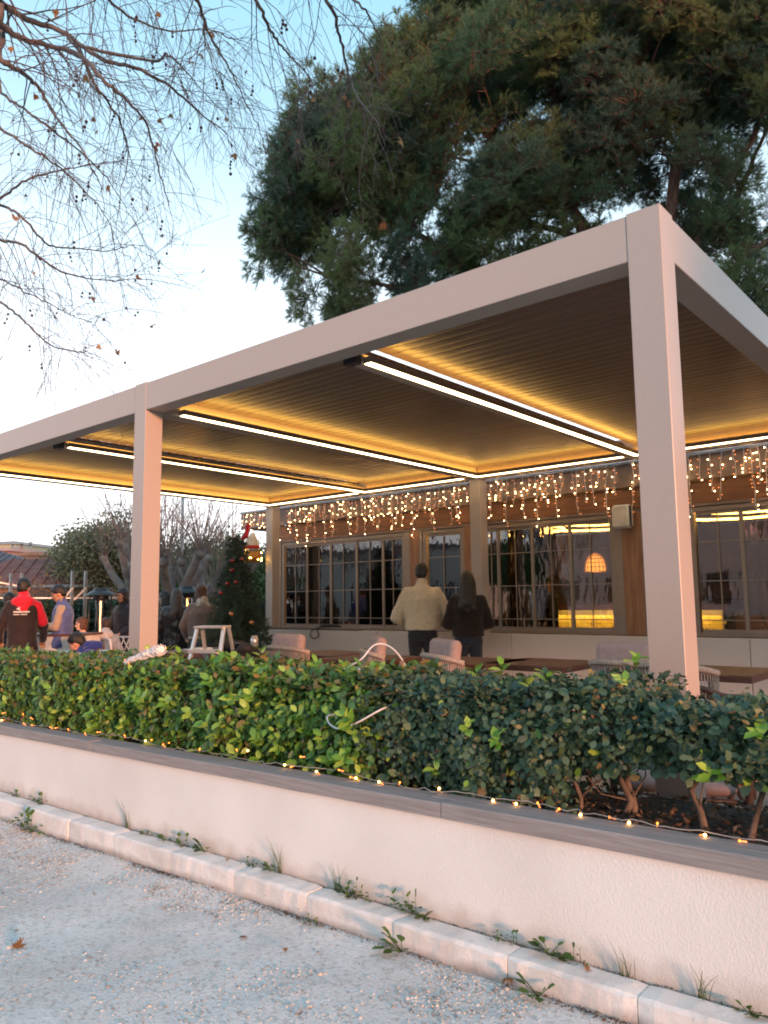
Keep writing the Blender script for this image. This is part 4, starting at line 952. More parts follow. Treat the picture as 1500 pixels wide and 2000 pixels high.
# pebbles/leaf litter on the soil
n = 7000; x = rng.uniform(-8, 1.2, n); y = rng.uniform(2.585, 3.25, n); P = np.column_stack([x, y, zc(x)+.004+rng.uniform(-.004, .012, n)]); A_ = nrm(rng.normal(size=(n, 3))*[1, 1, .4]); B_ = nrm(np.cross(A_, [0, 0, 1.]+rng.normal(0, .5, (n, 3)))); C_ = np.cross(A_, B_)
V, F = xf_scatter(st_v*np.array([1.2, .9, .4]), st_f, P, A_, B_, C_, rng.gamma(3, .005, n)+.004)
tag(link_mesh('leaf_litter', np_mesh('leaf_litter', V, F, leafmat('soil_litter', [(.05, .04, .03), (.10, .07, .05), (.20, .11, .06), (.03, .028, .026), (.14, .12, .10)], .9, 0, .2, False, False))), 'dead leaves and pebbles on the planter soil under the hedge', 'litter', kind='stuff')
for (u, v, s, k, lab) in [(42, 1826, .034, 0, 'long curled brown leaf lying on the street at the left'), (478, 1820, .022, 1, 'small brown leaf with stalk lying on the street left of centre'), (555, 1853, .014, 2, 'tiny dark leaf scrap on the street right of the brown leaf'), (1150, 1880, .022, 1, 'rusty dead leaf on the kerb at the wall foot'), (805, 1758, .012, 0, 'tiny leaf scrap on top of the kerb'), (445, 1683, .012, 2, 'small greenish leaf on the kerb top'), (355, 1758, .010, 0, 'tiny brown leaf on the gravel left of the small weed'), (1040, 1900, .03, 1, 'crumpled reddish leaf caught in the kerb foot weed'), (470, 1978, .010, 2, 'tiny dark scrap at the bottom of the street'), (585, 1985, .012, 0, 'dark scrap at the bottom edge of the street')]:
    if lab.find('kerb') > 0 and u in (1150, 805, 445): p = un(u, v, 1, 2.40); p[2] = zk(p[0])+.008
    else: p = un(u, v, 2, .06); p[2] = zs(p[0])+.006; 
    if u == 1040: p[1] = 2.31; p[2] += .02
    o = link_mesh('fallen_leaf', dl[k], None); tag(o, lab, 'leaf'); o.location = p; o.scale = (s, s, s); o.rotation_euler = (rng.uniform(-.5, .5), rng.uniform(-.5, .5), rng.uniform(0, 6))
# ------------------------------------------------------------------ string lights on the coping
cs = thing('coping_lights', 'string of warm fairy lights lying on the timber coping at the hedge foot', 'string lights', (-3, 2.56, .56))
random.seed(5); P = []; x = -9.0; 
while x < .2: P.append((x, 2.562+.02*math.sin(x*7)+random.uniform(-.012, .008), zc(x)+.060+abs(random.gauss(0, .006))+.010*max(0, math.sin(x*4.1)))); x += .035
q = MB(); q.tube(P, .0019, 5); q.build('wire', mat('path_wire', (.36, .35, .34), .4), cs, world=True)
wh = emis('bulb_socket', (1, .22, .03), 1.1, False, (.4, .3, .2))
bo_ = emis('bulb_orange', (1, .26, .03), 2.2, False)
for (u, v) in [(5, 1393), (3, 1408), (45, 1394), (60, 1402), (46, 1413), (62, 1417), (98, 1420), (108, 1422), (133, 1424), (166, 1432), (190, 1430), (243, 1436), (284, 1447), (296, 1445), (318, 1454), (330, 1451), (390, 1463), (462, 1464), (484, 1466), (556, 1494), (568, 1498), (587, 1478), (618, 1513), (662, 1504), (684, 1519), (695, 1521), (740, 1531), (781, 1528), (858, 1540), (963, 1565), (1008, 1570), (1050, 1568), (1092, 1580), (1134, 1597), (1190, 1596), (1229, 1617), (1284, 1608), (1377, 1635), (1445, 1652)]:
    p = un(u, v, 1, 2.545); xw = p[0]; zz = max(p[2], zc(xw)+.064); e = np.array([p[0], 2.545, zz]); d = np.array([random.uniform(-.6, .6), .3, random.uniform(-.5, .1)]); d = nrm(d); b0 = e+d*.022
    q = MB(); q.tube([b0, e], .0026, 6); so = q.build('socket', wh, cs, world=True)
    big = (u, v) in [(618, 1513), (695, 1521), (740, 1531), (963, 1565), (1008, 1570), (1134, 1597), (1229, 1617), (1377, 1635), (3, 1408), (556, 1494), (484, 1466), (858, 1540), (284, 1447)]
    q = MB(); q.ell(tuple(e), (.0052,)*3 if big else (.004,)*3, None, 8, 6); q.build('bulb', M['bulb2'] if big else bo_, None).parent = so
    for vt in so.children[0].data.vertices: vt.co = vt.co-cs.location
# loose white cable looping out of the hedge
cbm = mat('white_cable', (.62, .60, .60), .45)
cable = thing('white_cable', 'loose white cable looping out of the hedge top', 'cable', (-2.6, 2.8, .95))
q = MB(); q.tube(smooth_path([un(655, 1325, 1, 2.85), un(668, 1310, 1, 2.8), un(705, 1288, 1, 2.8), un(728, 1262, 1, 2.85), un(748, 1258, 1, 2.9), un(768, 1268, 1, 2.92), un(785, 1288, 1, 2.95), un(795, 1310, 1, 2.95)]), .0042, 8); q.build('loop', cbm, cable, world=True)
q = MB(); q.tube(smooth_path([un(775, 1372, 1, 2.72), un(740, 1388, 1, 2.60), un(700, 1410, 1, 2.555), un(665, 1423, 1, 2.55), un(645, 1415, 1, 2.55), un(639, 1400, 1, 2.56), un(652, 1395, 1, 2.60)]), .0042, 8); q.build('tail', cbm, cable, world=True)
q = MB(); q.tube(smooth_path([un(680, 1310, 1, 2.8), un(700, 1306, 1, 2.72), un(708, 1320, 1, 2.7)]), .004, 8); q.build('short_end', cbm, cable, world=True)
gl = thing('light_bundle', 'wound bundle of clear string lights resting on top of the hedge by the post', 'string lights', tuple(un(275, 1280, 1, 2.75)))
q = MB(); a0 = un(245, 1292, 1, 2.72); a1 = un(316, 1268, 1, 2.72); dd = nrm(a1-a0); e1 = nrm(np.cross(dd, [0, 0, 1.])); e2 = np.cross(dd, e1); g_ = np.random.default_rng(4)
for k in range(9):
    P = [a0+(a1-a0)*t+(e1*math.cos(t*26+k)+e2*math.sin(t*26+k))*(.012+.020*t)*g_.uniform(.7, 1.2) for t in np.linspace(0, 1, 70)]; q.tube(P, .003, 4)
P = [a0+(a1-a0)*t for t in np.linspace(0, 1, 8)]; q.tube(P, np.linspace(.008, .022, 8), 8)
q.tube([a0, a0+[.03, -.01, -.03], a0+[.06, -.02, -.075]], [.012, .010, .004], 6); q.build('coiled_wire', mat('clear_plastic', (.75, .72, .72), .25), gl, world=True)
q = MB(); 
for k in range(16): c = a0+(a1-a0)*g_.uniform()+g_.normal(0, .018, 3); q.ell(tuple(c), (.004,)*3, None, 6, 4)
q.build('bulbs', M['bulb_dim'], gl, world=True)
# ------------------------------------------------------------------ furniture
def table(label, u, v, sx, sy, rz=0, Z=.85):
    p = un(u, v, 2, Z); t = thing('table', label, 'table', (p[0], p[1], ZFL), rz); h = Z-ZFL
    q = MB(); q.box((-sx/2, -sy/2, h-.045), (sx/2, sy/2, h), bev=.005); q.build('tabletop', M['walnut'], t)
    q = MB(); q.tube([(0, 0, .03), (0, 0, h-.046)], .032, 12); q.build('pedestal', M['cush'] if sx < 0 else mat_ped, t)
    q = MB(); q.box((-.22, -.22, 0), (.22, .22, .025), bev=.008); q.build('base', mat_ped, t); return t
mat_ped = mat('pedestal_paint', (.42, .34, .28), .5)
tab = [table('square dark wood table in front of the white parapet right of the woman in black', 1062, 1293, .72, .72), table('dark wood table in front of the woman in the black sweater', 925, 1290, .72, .72),
       table('dark wood table left of the cream fleece man', 725, 1284, .72, .72), table('small dark wood table nearest the parapet wall seam', 640, 1275, .7, .7), table('dark wood table right of the front corner post', 1390, 1308, .72, .72)]
TL = table('long dark wood table carrying a black bag and glass jar behind the stepladder', 445, 1271, 1.3, .85, .0)
def armchair(label):
    t = thing('armchair', label, 'chair', (0, 0, ZFL)); r = .017
    q = MB()
    # continuous curved tubular arm and back rail
    arc = [(-.29, .27, .62), (-.30, .05, .645), (-.29, -.15, .67), (-.20, -.27, .72), (0, -.31, .74), (.20, -.27, .72), (.29, -.15, .67), (.30, .05, .645), (.29, .27, .62)]
    q.tube(smooth_path(arc, 5), r, 8); q.build('arm_rail', M['teak'], t)
    for sx in (-1, 1):
        q = MB(); q.tube(smooth_path([(sx*.29, .27, .62), (sx*.295, .285, .55), (sx*.28, .27, .3), (sx*.27, .26, 0)], 4), r, 8); q.build('leg', M['teak'], t)
        q = MB(); q.tube([(sx*.24, -.22, .70), (sx*.24, -.25, .38), (sx*.25, -.29, 0)], r, 8); q.build('leg', M['teak'], t)
    q = MB()
    for a, b_ in (((-.27, .25, .40), (.27, .25, .40)), ((-.25, -.25, .40), (.25, -.25, .40)), ((-.27, .25, .40), (-.25, -.25, .40)), ((.27, .25, .40), (.25, -.25, .40))): q.tube([a, b_], .014, 6)
    q.build('seat_frame', M['teak'], t)
    q = MB(); tp = [(-.27, -.16, .80), (-.19, -.28, .835), (0, -.325, .845), (.19, -.28, .835), (.27, -.16, .80)]; top = smooth_path(tp, 5)
    q.tube(top, .020, 8); q.build('back_rail', M['rope'], t)
    q = MB(); lo = smooth_path([(-.26, -.14, .43), (-.18, -.24, .41), (0, -.28, .40), (.18, -.24, .41), (.26, -.14, .43)], 5); hi = np.array(top)
    nn = 34
    for i in range(nn+1):
        f = i/nn*(len(hi)-1); a = np.array([np.interp(f, range(len(hi)), hi[:, k]) for k in range(3)]); b_ = np.array([np.interp(f, range(len(lo)), lo[:, k]) for k in range(3)])
        if i % 1 == 0: q.tube([a, (a+b_)/2+[0, -.008, 0], b_], .0042, 5)
    q.build('rope_back', M['rope'], t)
    q = MB(); q.box((-.25, -.23, .405), (.25, .25, .49), bev=.03); remesh(q.build('seat_cushion', M['cush'], t), .02, 4)
    q = MB(); q.box((-.22, -.25, .50), (.22, -.15, .97), rot=(R(-8), 0, 0), bev=.035); remesh(q.build('back_cushion', M['cush'], t), .018, 5, .02, .2)
    return t
ch0 = armchair('rope backed armchair with tall pink beige cushion under the white cable loop')
# (px, py, z, facing, label)
def face_to(p, u, v):   # rotate so that the chair (local +y) looks at another point
    q = un(u, v, 2, .85); return math.atan2(q[1]-p[1], q[0]-p[0])-math.pi/2
spots = [(780, 1268, .95, (-3.3, 5.95), 0), (910, 1276, .95, (-2.9, 5.8), 'rope backed armchair with tall pink beige cushion in front of the woman in black'), (592, 1260, .95, (-5.3, 6.0), 'beige cushioned armchair left of the parapet wall seam'),
         (1252, 1293, .93, (-1.9, 6.0), 'armchair with rolled grey cushion left of the front corner post'), ]
for i, (u, v, z, tgt, lab) in enumerate(spots):
    p = un(u, v, 2, z); rz = math.atan2(tgt[1]-p[1], tgt[0]-p[0])-math.pi/2
    if i == 0: ch0.location = (p[0], p[1], ZFL); ch0.rotation_euler = (0, 0, rz)
    else: dup(ch0, (p[0], p[1], ZFL), rz, lab)
def bare_back():      # these chairs carry no back cushion
    o_ = [o for o in COL.objects if o.name.startswith('back_cushion')]; o_ = max(o_, key=lambda o: o.name); bpy.data.objects.remove(o_)
lowc = dup(ch0, (-1.42, 3.88, ZFL), R(200), 'rope backed armchair seen through the gap in the hedge beside the corner post'); bare_back(); lowc.scale = (1, 1, .84)
dup(ch0, (-.95, 4.75, ZFL), R(70), 'armchair with dark curved arm at the right edge of the terrace'); bare_back()
dup(ch0, (-1.75, 5.0, ZFL), R(-5), 'armchair with dark curved arm between the corner post and the right table'); bare_back()
dup(ch0, (-.55, 4.2, ZFL), R(30), 'armchair half hidden behind the separate right shrub'); bare_back()
# stepladder
lad = thing('stepladder', 'small folding aluminium stepladder standing by the long dark table', 'ladder', tuple(np.append(dist(415, 1250, 7.3)[:2], ZFL)), R(24)); lad.scale = (.72, 1, 1); lp = lad.location
lh = float(dist(415, 1222, 7.3)[2])-ZFL
for sx in (-1, 1):
    q = MB(); q.beam((sx*.25, -.40, 0), (sx*.19, -.04, lh-.02), .045, .025); q.build('rail', M['alu'], lad)
    q = MB(); q.beam((sx*.25, .40, 0), (sx*.19, .05, lh-.02), .04, .022); q.build('rear_leg', M['alu'], lad)
    q = MB(); q.beam((sx*.215, -.14, lh*.62), (sx*.215, .16, lh*.6), .008, .02); q.build('brace', M['black'], lad)
    q = MB(); q.box((sx*.25-.03, -.43, 0), (sx*.25+.03, -.37, .04)); q.build('foot', M['black'], lad)
q = MB(); q.box((-.21, -.09, lh-.022), (.21, .08, lh), bev=.006); q.build('top_step', M['alu'], lad)
for f in (.44, .80): 
    yy = -.40+.36*f-.03; q = MB(); q.box((-.235+.04*f, yy-.05, lh*f-.03), (.235-.04*f, yy+.07, lh*f), bev=.004); q.build('step', M['alu'], lad)
# things on the long table
jp = un(497, 1262, 2, .855); jar = thing('glass_jar', 'small steel banded glass jar with napkins on the long table', 'jar', (jp[0], jp[1], .851))
q = MB(); q.lathe([(0, 0), (.045, 0), (.045, .09), (.04, .095)], n=16); q.build('holder', M['alu'], jar); q = MB(); q.box((-.03, -.02, .01), (.03, .02, .125)); q.build('napkins', M['white_w'], jar)
bp = un(462, 1262, 2, .95); bag = thing('black_bag', 'crumpled black bag lying on the long dark table', 'bag', (bp[0], bp[1], .851)); q = MB(); random.seed(8)
for i in range(9): q.ell((random.uniform(-.2, .2), random.uniform(-.1, .1), random.uniform(.03, .12)), (random.uniform(.06, .11), .08, random.uniform(.03, .07)), (0, 0, random.random()), 10, 8)
remesh(q.build('bag_body', mat('bag_fabric', (.012, .012, .014), .8), bag), .018, 1, .03, .08)
q = MB(); q.tube(smooth_path([(-.1, 0, .1), (.1, -.05, .13), (.28, -.02, .04), (.33, .05, .01)]), .008, 6); q.build('strap', M['black'], bag)
pp_ = un(385, 1268, 2, .855); q = MB(); q.box((-.14, -.1, 0), (.14, .1, .006)); q.box((-.05, -.06, .0065), (.12, .12, .02)); o = q.build('papers', mat('paper', (.7, .7, .7), .8)); o.location = (pp_[0], pp_[1], .8515); tag(o, 'loose white papers on the left end of the long table', 'papers')
# cable on the ledge
q = MB(); p = un(620, 1228, 1, 8.15); q.tube(smooth_path([p+[-.05, 0, .02], p+[.05, -.07, .0], p+[.1, -.075, -.1], p+[.0, -.08, -.14], p+[-.08, -.075, -.08], p+[.02, -.07, .0], p+[.3, 0, .03]]), .008, 6)
for k in range(7): q.tube([p+[.05*k, .03, .03], p+[.05*k+.1, .0, .06], p+[.05*k+.16, .04, .03]], .012, 5)
o = q.build('black_cable', M['black']); tag(o, 'black cable coiled on the parapet ledge with a loop hanging down', 'cable')
# ------------------------------------------------------------------ patio heaters
def heater(label, u, v, D, ztop, flame):
    p = dist(u, v, D); t = thing('patio_heater', label, 'heater', (p[0], p[1], 0)); H = ztop
    q = MB(); q.lathe([(.0, H), (.10, H), (.12, H-.02), (.12, H-.045), (.14, H-.05), (.19, H-.08), (.245, H-.12), (.25, H-.13), (.2, H-.13), (.13, H-.12), (0, H-.12)], n=28); q.build('reflector_dome', M['black'], t)
    q = MB(); q.lathe([(.12, H-.125), (.13, H-.19), (.11, H-.21), (0, H-.21)], n=20); q.build('burner_head', M['black'], t)
    for i in range(4):
        a = math.pi/4+i*math.pi/2; q = MB(); q.tube([(.20*math.cos(a), .20*math.sin(a), .72), (.17*math.cos(a), .17*math.sin(a), H-.125)], .012, 6); q.build('frame_rod', M['black'], t)
    q = MB(); q.lathe([(.21, .05), (.22, .1), (.21, .70), (.18, .74), (0, .74)], n=24); q.build('base', M['black'], t)
    q = MB(); q.tube([(0, 0, .74), (0, 0, H-.21)], .085, 18, False); q.build('glass_tube', M['glassp'], t)
    if flame:
        q = MB(); 
        for k in range(5): q.tube([(.02*math.cos(k), .02*math.sin(k), 1.0), (.03*math.cos(k*2), .03*math.sin(k*2), 1.16), (.012*math.sin(k), 0, 1.28+.04*k)], [.035, .028, .003], 7)
        q.build('flame', emis('flame', (1, .40, .07), 9), t)
        q = MB(); q.tube([(-.0, 0, .74), (0, 0, 1.0)], .04, 8); q.build('burner', M['black'], t)
    else:
        q = MB(); q.tube(smooth_path([(.0, 0, .78), (.01, 0, .95), (-.008, .005, 1.1), (.006, 0, 1.25), (0, 0, H-.22)]), [.016]*2+[.010]*23, 7); q.build('flame', emis('flame_thin', (1, .42, .16), 3.2), t)
M['glassp'] = glassmat('heater_glass', .02)
heater('patio heater with thin orange flame tube left of the front post', 197, 1160, 13.5, float(dist(197, 1148, 13.5)[2]), False)
heater('patio heater with burning flame behind the woman in the black leather coat', 366, 1160, 14.2, float(dist(363, 1145, 14.2)[2]), True)
# ------------------------------------------------------------------ christmas tree
D = 11.4; tp = dist(463, 1037, D); xt = thing('christmas_tree', 'dark spruce Christmas tree with red baubles at the end of the cafe wall', 'tree', (tp[0], tp[1], ZFL)); Hx = tp[2]-ZFL
rng = np.random.default_rng(41); Pn = []; Dn = []; br = MB(); br.tube([(0, 0, 0), (0, 0, Hx-.1)], [.035, .006], 8)
nb = 250; btips = []
for i in range(nb):
    t = (i/nb)**.8; z = Hx*(1-t*.86)-.08; rr = (.05+.60*t**1.0)*rng.uniform(.75, 1.15); a = i*2.4+rng.normal(0, .3); e = np.array([rr*math.cos(a), rr*math.sin(a), z-rr*.12+rng.normal(0, .03)]); s = np.array([0, 0, z+.05])
    m = (s+e)/2+[0, 0, .0]; br.tube([s, m, e], [.009, .006, .003], 4, False); btips.append(e); L = np.linalg.norm(e-s); k = max(6, int(L*46))
    for q_ in range(k):
        f = rng.uniform(.15, 1.02); c = s+(e-s)*f; sd = nrm(e-s); off = nrm(np.cross(sd, rng.normal(size=3)))
        d2 = nrm(sd*.8+off*.8); LL = .13*(1.1-f*.6)
        for w_ in np.linspace(.1, 1, 4): Pn.append(c+d2*LL*w_); Dn.append(d2)
Pn = np.repeat(np.array(Pn), 8, 0); Dn = np.repeat(np.array(Dn), 8, 0); Dn = nrm(Dn*.6+rng.normal(0, .6, Dn.shape)); Bn = nrm(np.cross(Dn, rng.normal(size=Dn.shape)))*.0040
V = np.stack([Pn-Bn, Pn+Bn, Pn+Dn*rng.uniform(.022, .042, len(Pn))[:, None]], 1).reshape(-1, 3)
link_mesh('needles', np_mesh('needles', V, np.arange(len(V)).reshape(-1, 3), leafmat('spruce_needles', [(.045, .085, .06), (.065, .11, .075), (.09, .13, .09)], .6, .05)), xt)['kind'] = 'stuff'
br.build('branches', M['stem'], xt)
q = MB(); q.lathe([(.0, 0), (.22, 0), (.27, .38), (.24, .38), (.2, .32), (0, .32)], n=20); q.build('pot', mat('tree_pot', (.03, .03, .03), .6), xt)
bml = MB(); bml.ell((0, 0, 0), (.027, .027, .027)); bred = bml.build('bauble', mat('bauble_red', (.30, .01, .02), .12, .5, .05, spec=.8), data=True)
bml = MB(); bml.ell((0, 0, 0), (.036, .036, .036)); bcop = bml.build('bauble', mat('bauble_copper', (.55, .22, .10), .2, .7, .05), data=True)
for (u, v, m) in [(453, 1114, 0), (461, 1137, 0), (444, 1140, 0), (431, 1158, 0), (472, 1092, 0), (453, 1095, 0), (452, 1199, 1), (491, 1216, 1)]:
    p = dist(u, v, D-.45 if v > 1130 else D-.3); o = link_mesh('bauble', bcop if m else bred, xt); o.location = Vector(p)-xt.location
# stocking and lit hanging ornament at the board end
p = dist(481, 1040, 12.6); stk = thing('red_stocking', 'red felt stocking hanging from the fascia board end above the Christmas tree', 'stocking', tuple(p), R(35)); q = MB()
q.cap((.04, 0, .16), (0, 0, -.06), .055, .05); q.cap((0, 0, -.08), (-.09, -.0, -.14), .055, .042); remesh(q.build('sock', mat('felt_red', (.55, .015, .03), .9, sheen=.3), stk), .012, 2); stk.scale = (.72,)*3
p = dist(492, 1074, 12.6); orn = thing('hanging_ornament', 'white hanging ornament with red band and glowing amber skirt left of the rear post', 'ornament', tuple(p), R(35)); q = MB()
q.sect([(-.02, 0, -.02, .14, .10), (-.01, 0, .08, .13, .09), (0, 0, .2, .08, .06), (.02, 0, .28, .02, .02)]); q.build('body', mat('ornament_white', (.62, .55, .47), .8, sheen=.4), orn)
q = MB(); q.sect([(-.02, 0, .02, .148, .108), (-.015, 0, .07, .142, .102)]); q.build('band', mat('felt_red2', (.55, .03, .03), .9), orn)
q = MB(); q.sect([(0, 0, -.20, .15, .11), (0, 0, -.12, .16, .12), (-.01, 0, -.03, .14, .10)]); q.build('skirt', mat('ornament_gold', (.50, .20, .03), .5, .2, .3, 30), orn)
q = MB(); 
for i in range(26): a = random.uniform(0, 6.3); z = random.uniform(-.19, -.03); q.ell((.158*math.cos(a), .118*math.sin(a), z), (.008,)*3, None, 6, 4)
q.build('bulbs', emis('ornament_bulb', (1, .6, .12), 30, False), orn)
# ------------------------------------------------------------------ background trees
def bare_mesh(seed, H, r0, spread, levels, fork, droop=0.0, pollard=False):
    g = np.random.default_rng(seed); T = MB(); B_ = MB(); tips = []
    def gr(p, d, L, r, lev):
        n = 5; pts = [p]; q = p.copy(); dd = d.copy()
        for i in range(n):
            dd = nrm(dd+g.normal(0, .10 if lev else .05, 3)+np.array([0, 0, .05-droop*lev])); q = q+dd*L/n; pts.append(q)
            if lev >= 1 and lev < levels and i >= 1:
                for _ in range(fork[lev]):
                    if g.uniform() < .6:
                        s = nrm(np.cross(dd, g.normal(size=3))); gr(q, nrm(dd*.8+s*spread*g.uniform(.5, 1.1)), L*g.uniform(.4, .62), max(.003, r*.45), lev+1)
        rr = np.linspace(r, r*(.72 if lev == 0 else .4), n+1); (T if lev < 1 else B_).tube(pts, rr, 8 if lev == 0 else 5 if lev == 1 else 3, False); tips.append(q)
        if lev == 0:
            for k in range(fork[0]):
                a = 2*math.pi*k/fork[0]+g.uniform(0, .8); gr(q-dd*L*g.uniform(0, .3), nrm(np.array([math.cos(a)*spread, math.sin(a)*spread, 1.0])), L*g.uniform(.7, 1.0), r*.55, 1)
    if not pollard: gr(np.array([0., 0, 0]), np.array([0, 0, 1.]), H*.34, r0, 0)
    else:
        T.tube([(0, 0, 0), (.03, 0, H*.2), (0, .04, H*.38)], [r0, r0*.9, r0*.85], 10)
        for k in range(5):
            a = 2*math.pi*k/5+g.uniform(0, .5); e = np.array([math.cos(a)*.75*spread, math.sin(a)*.75*spread, H*g.uniform(.52, .64)]); T.tube(smooth_path([(0, 0, H*.32), e*[.6, .6, .8], e]), list(np.linspace(r0*.62, r0*.45, 13)), 8)
            T.ell(tuple(e), (r0*.62,)*3, None, 8, 6)
            for j in range(15):
                d = nrm(np.array([g.normal(0, .42), g.normal(0, .42), 1.0])); L = g.uniform(.25, .5)*H; pts = [e]; q = e.copy()
                for i in range(6): d = nrm(d+g.normal(0, .06, 3)); q = q+d*L/6; pts.append(q); 
                B_.tube(pts, np.linspace(.011, .003, 7), 3, False); tips.append(q)
                for i in range(2, 6):
                    if g.uniform() < .6: e2 = pts[i]+nrm(d+g.normal(0, .5, 3))*g.uniform(.15, .45); B_.tube([pts[i], e2], [.004, .002], 3, False); tips.append(e2)
    return T, B_, tips
def leaf_mass(P, rad, n, size, g, matr, flat=.75):
    c = P[g.integers(len(P), size=n)]; off = nrm(g.normal(size=(n, 3)))*(g.uniform(0, 1, (n, 1))**.5)*rad*[1, 1, flat]; Q = c+off
    A_ = nrm(g.normal(size=(n, 3))); B_ = nrm(np.cross(A_, g.normal(size=(n, 3)))); C_ = np.cross(A_, B_)
    tv = [(0, 0, 0), (.5, .28, .04), (1, 0, 0), (.5, -.28, .04)]; V, F = xf_scatter(tv, [(0, 1, 2, 3)], Q, A_, B_, C_, g.uniform(.6, 1.3, n)*size); return np_mesh('crown', V, F, matr)
M['olive'] = leafmat('autumn_olive_leaf', [(.15, .15, .085), (.22, .20, .12), (.32, .26, .14), (.17, .185, .12), (.38, .29, .15)], .6, .2)
M['green_bg'] = leafmat('green_bg_leaf', [(.08, .13, .055), (.12, .18, .065), (.16, .22, .08), (.09, .14, .07)], .6, .2)
M['hedge_bg'] = leafmat('hedge_bg_leaf', [(.018, .04, .025), (.03, .06, .03), (.045, .075, .035)], .6, .1)
M['rust'] = leafmat('rust_leaf', [(.26, .13, .06), (.20, .11, .06), (.32, .19, .08)], .7, .2)
M['grey_bark'] = mat('grey_bark', (.22, .175, .155), .9, 0, .3, 5, .5, 30)
M['tw_bg'] = mat('pale_twig', (.24, .17, .14), .9, 0, .3, 5)
def leafy(label, u, v, D, H, rad, n, size, matr, seed, z0=-.06, spread=.7):
    p = dist(u, v, D); t = thing('leafy_tree', label, 'tree', (p[0], p[1], z0)); g = np.random.default_rng(seed)
    T, B_, tips = bare_mesh(seed, H, .16, spread, 3, [4, 1, 1, 1]); T.build('trunk', M['grey_bark'], t); B_.build('branches', M['grey_bark'], t)
    tips = np.array(tips); tips = tips[tips[:, 2] > H*.25]
    o = link_mesh('crown', leaf_mass(tips, rad, n, size, g, matr), t); o['kind'] = 'stuff'; return t
leafy('dense grey green tree with autumn tinge behind the maroon gazebo', 190, 1100, 27, 4.7, 1.0, 16000, .12, M['olive'], 51)
leafy('olive toned tree at the left side of the dense grey green tree', 135, 1100, 30, 4.0, .9, 12000, .12, M['olive'], 52)
leafy('olive toned tree hidden partly by the front post', 262, 1100, 26, 5.0, 1.0, 14000, .11, M['olive'], 53)
leafy('pale green willowy tree behind the pollarded trees', 425, 1100, 24, 4.0, .9, 14000, .10, M['green_bg'], 54)
leafy('green tree behind the Christmas tree', 500, 1100, 22, 3.7, .9, 14000, .10, M['green_bg'], 55)
leafy('bushy tree between the front post and the burning heater', 330, 1100, 25, 3.4, .9, 12000, .10, M['green_bg'], 56)
leafy('rusty brown shrub before the maroon roofed house', 40, 1140, 24, 2.6, .8, 1600, .09, M['rust'], 57)
leafy('small yellow topped tree on the skyline above the maroon roof', 62, 1100, 46, 5.2, .5, 1500, .16, M['rust'], 58)
for i, (u, D, H, sd, lab) in enumerate([(335, 16, 3.9, 61, 'pollarded tree with upright twigs just right of the front post'), (395, 17, 3.9, 62, 'pollarded tree with knobbly arm behind the shearling jacket person'), (262, 20, 4.8, 63, 'tall twiggy bare tree left of the front post'), (430, 19, 3.3, 64, 'slight bare tree left of the Christmas tree')]):
    p = dist(u, 1150, D); t = thing('pollarded_tree', lab, 'tree', (p[0], p[1], -.06)); T, B_, tips = bare_mesh(sd, H, .17, 1.0, 3, [4, 2, 2, 1], 0, True); T.build('trunk', M['grey_bark'], t); B_.build('twigs', M['tw_bg'], t)
for i, (u, lab) in enumerate([(10, 'thin bare shrub at the left edge before the tiled roof'), (70, 'thin bare shrub before the tiled roof left of the gazebo'), (95, 'thin bare shrub touching the gazebo roof edge')]):
    p = dist(u, 1150, 21+i); t = thing('bare_shrub', lab, 'shrub', (p[0], p[1], -.06)); T, B_, tips = bare_mesh(70+i, 2.7, .05, .8, 3, [6, 2, 2, 1]); T.build('stem', M['tw_bg'], t); B_.build('twigs', M['tw_bg'], t)
# dark background hedge in two runs
def bgh(u0, u1, D, zt_, lab, seed):
    g = np.random.default_rng(seed); a = dist(u0, 1180, D); c = dist(u1, 1180, D); t = thing('background_hedge', lab, 'hedge', (float(a[0]+c[0])/2, float(a[1]+c[1])/2, -.06)); n = 12000
    s = g.uniform(size=n); P = a+(c-a)*s[:, None]; nn = nrm(np.cross(c-a, [0, 0, 1.])); P = P+nn*g.uniform(-.5, .5, (n, 1)); P[:, 2] = g.uniform(0, zt_, n)+np.array([.12*mn.noise(Vector((q*2, 0, 0))) for q in P[:, 0]])*(g.uniform(size=n) < .5)
    P = P-np.array(t.location); me = leaf_mass(P, .06, n*2, .09, g, M['hedge_bg']); o = link_mesh('foliage', me, t); o['kind'] = 'stuff'
    q = MB()
    for k in range(12): b0 = a+(c-a)*(k+.5)/12-np.array(t.location); b0[2] = 0; q.tube([b0, b0+[0, 0, zt_*.7]], [.03, .012], 5)
    q.build('stems', M['grey_bark'], t)
bgh(-60, 250, 16.5, 1.42, 'dark clipped hedge behind the people left of the front post', 1); bgh(290, 560, 17.5, 1.35, 'dark clipped hedge behind the heater and Christmas tree', 2)
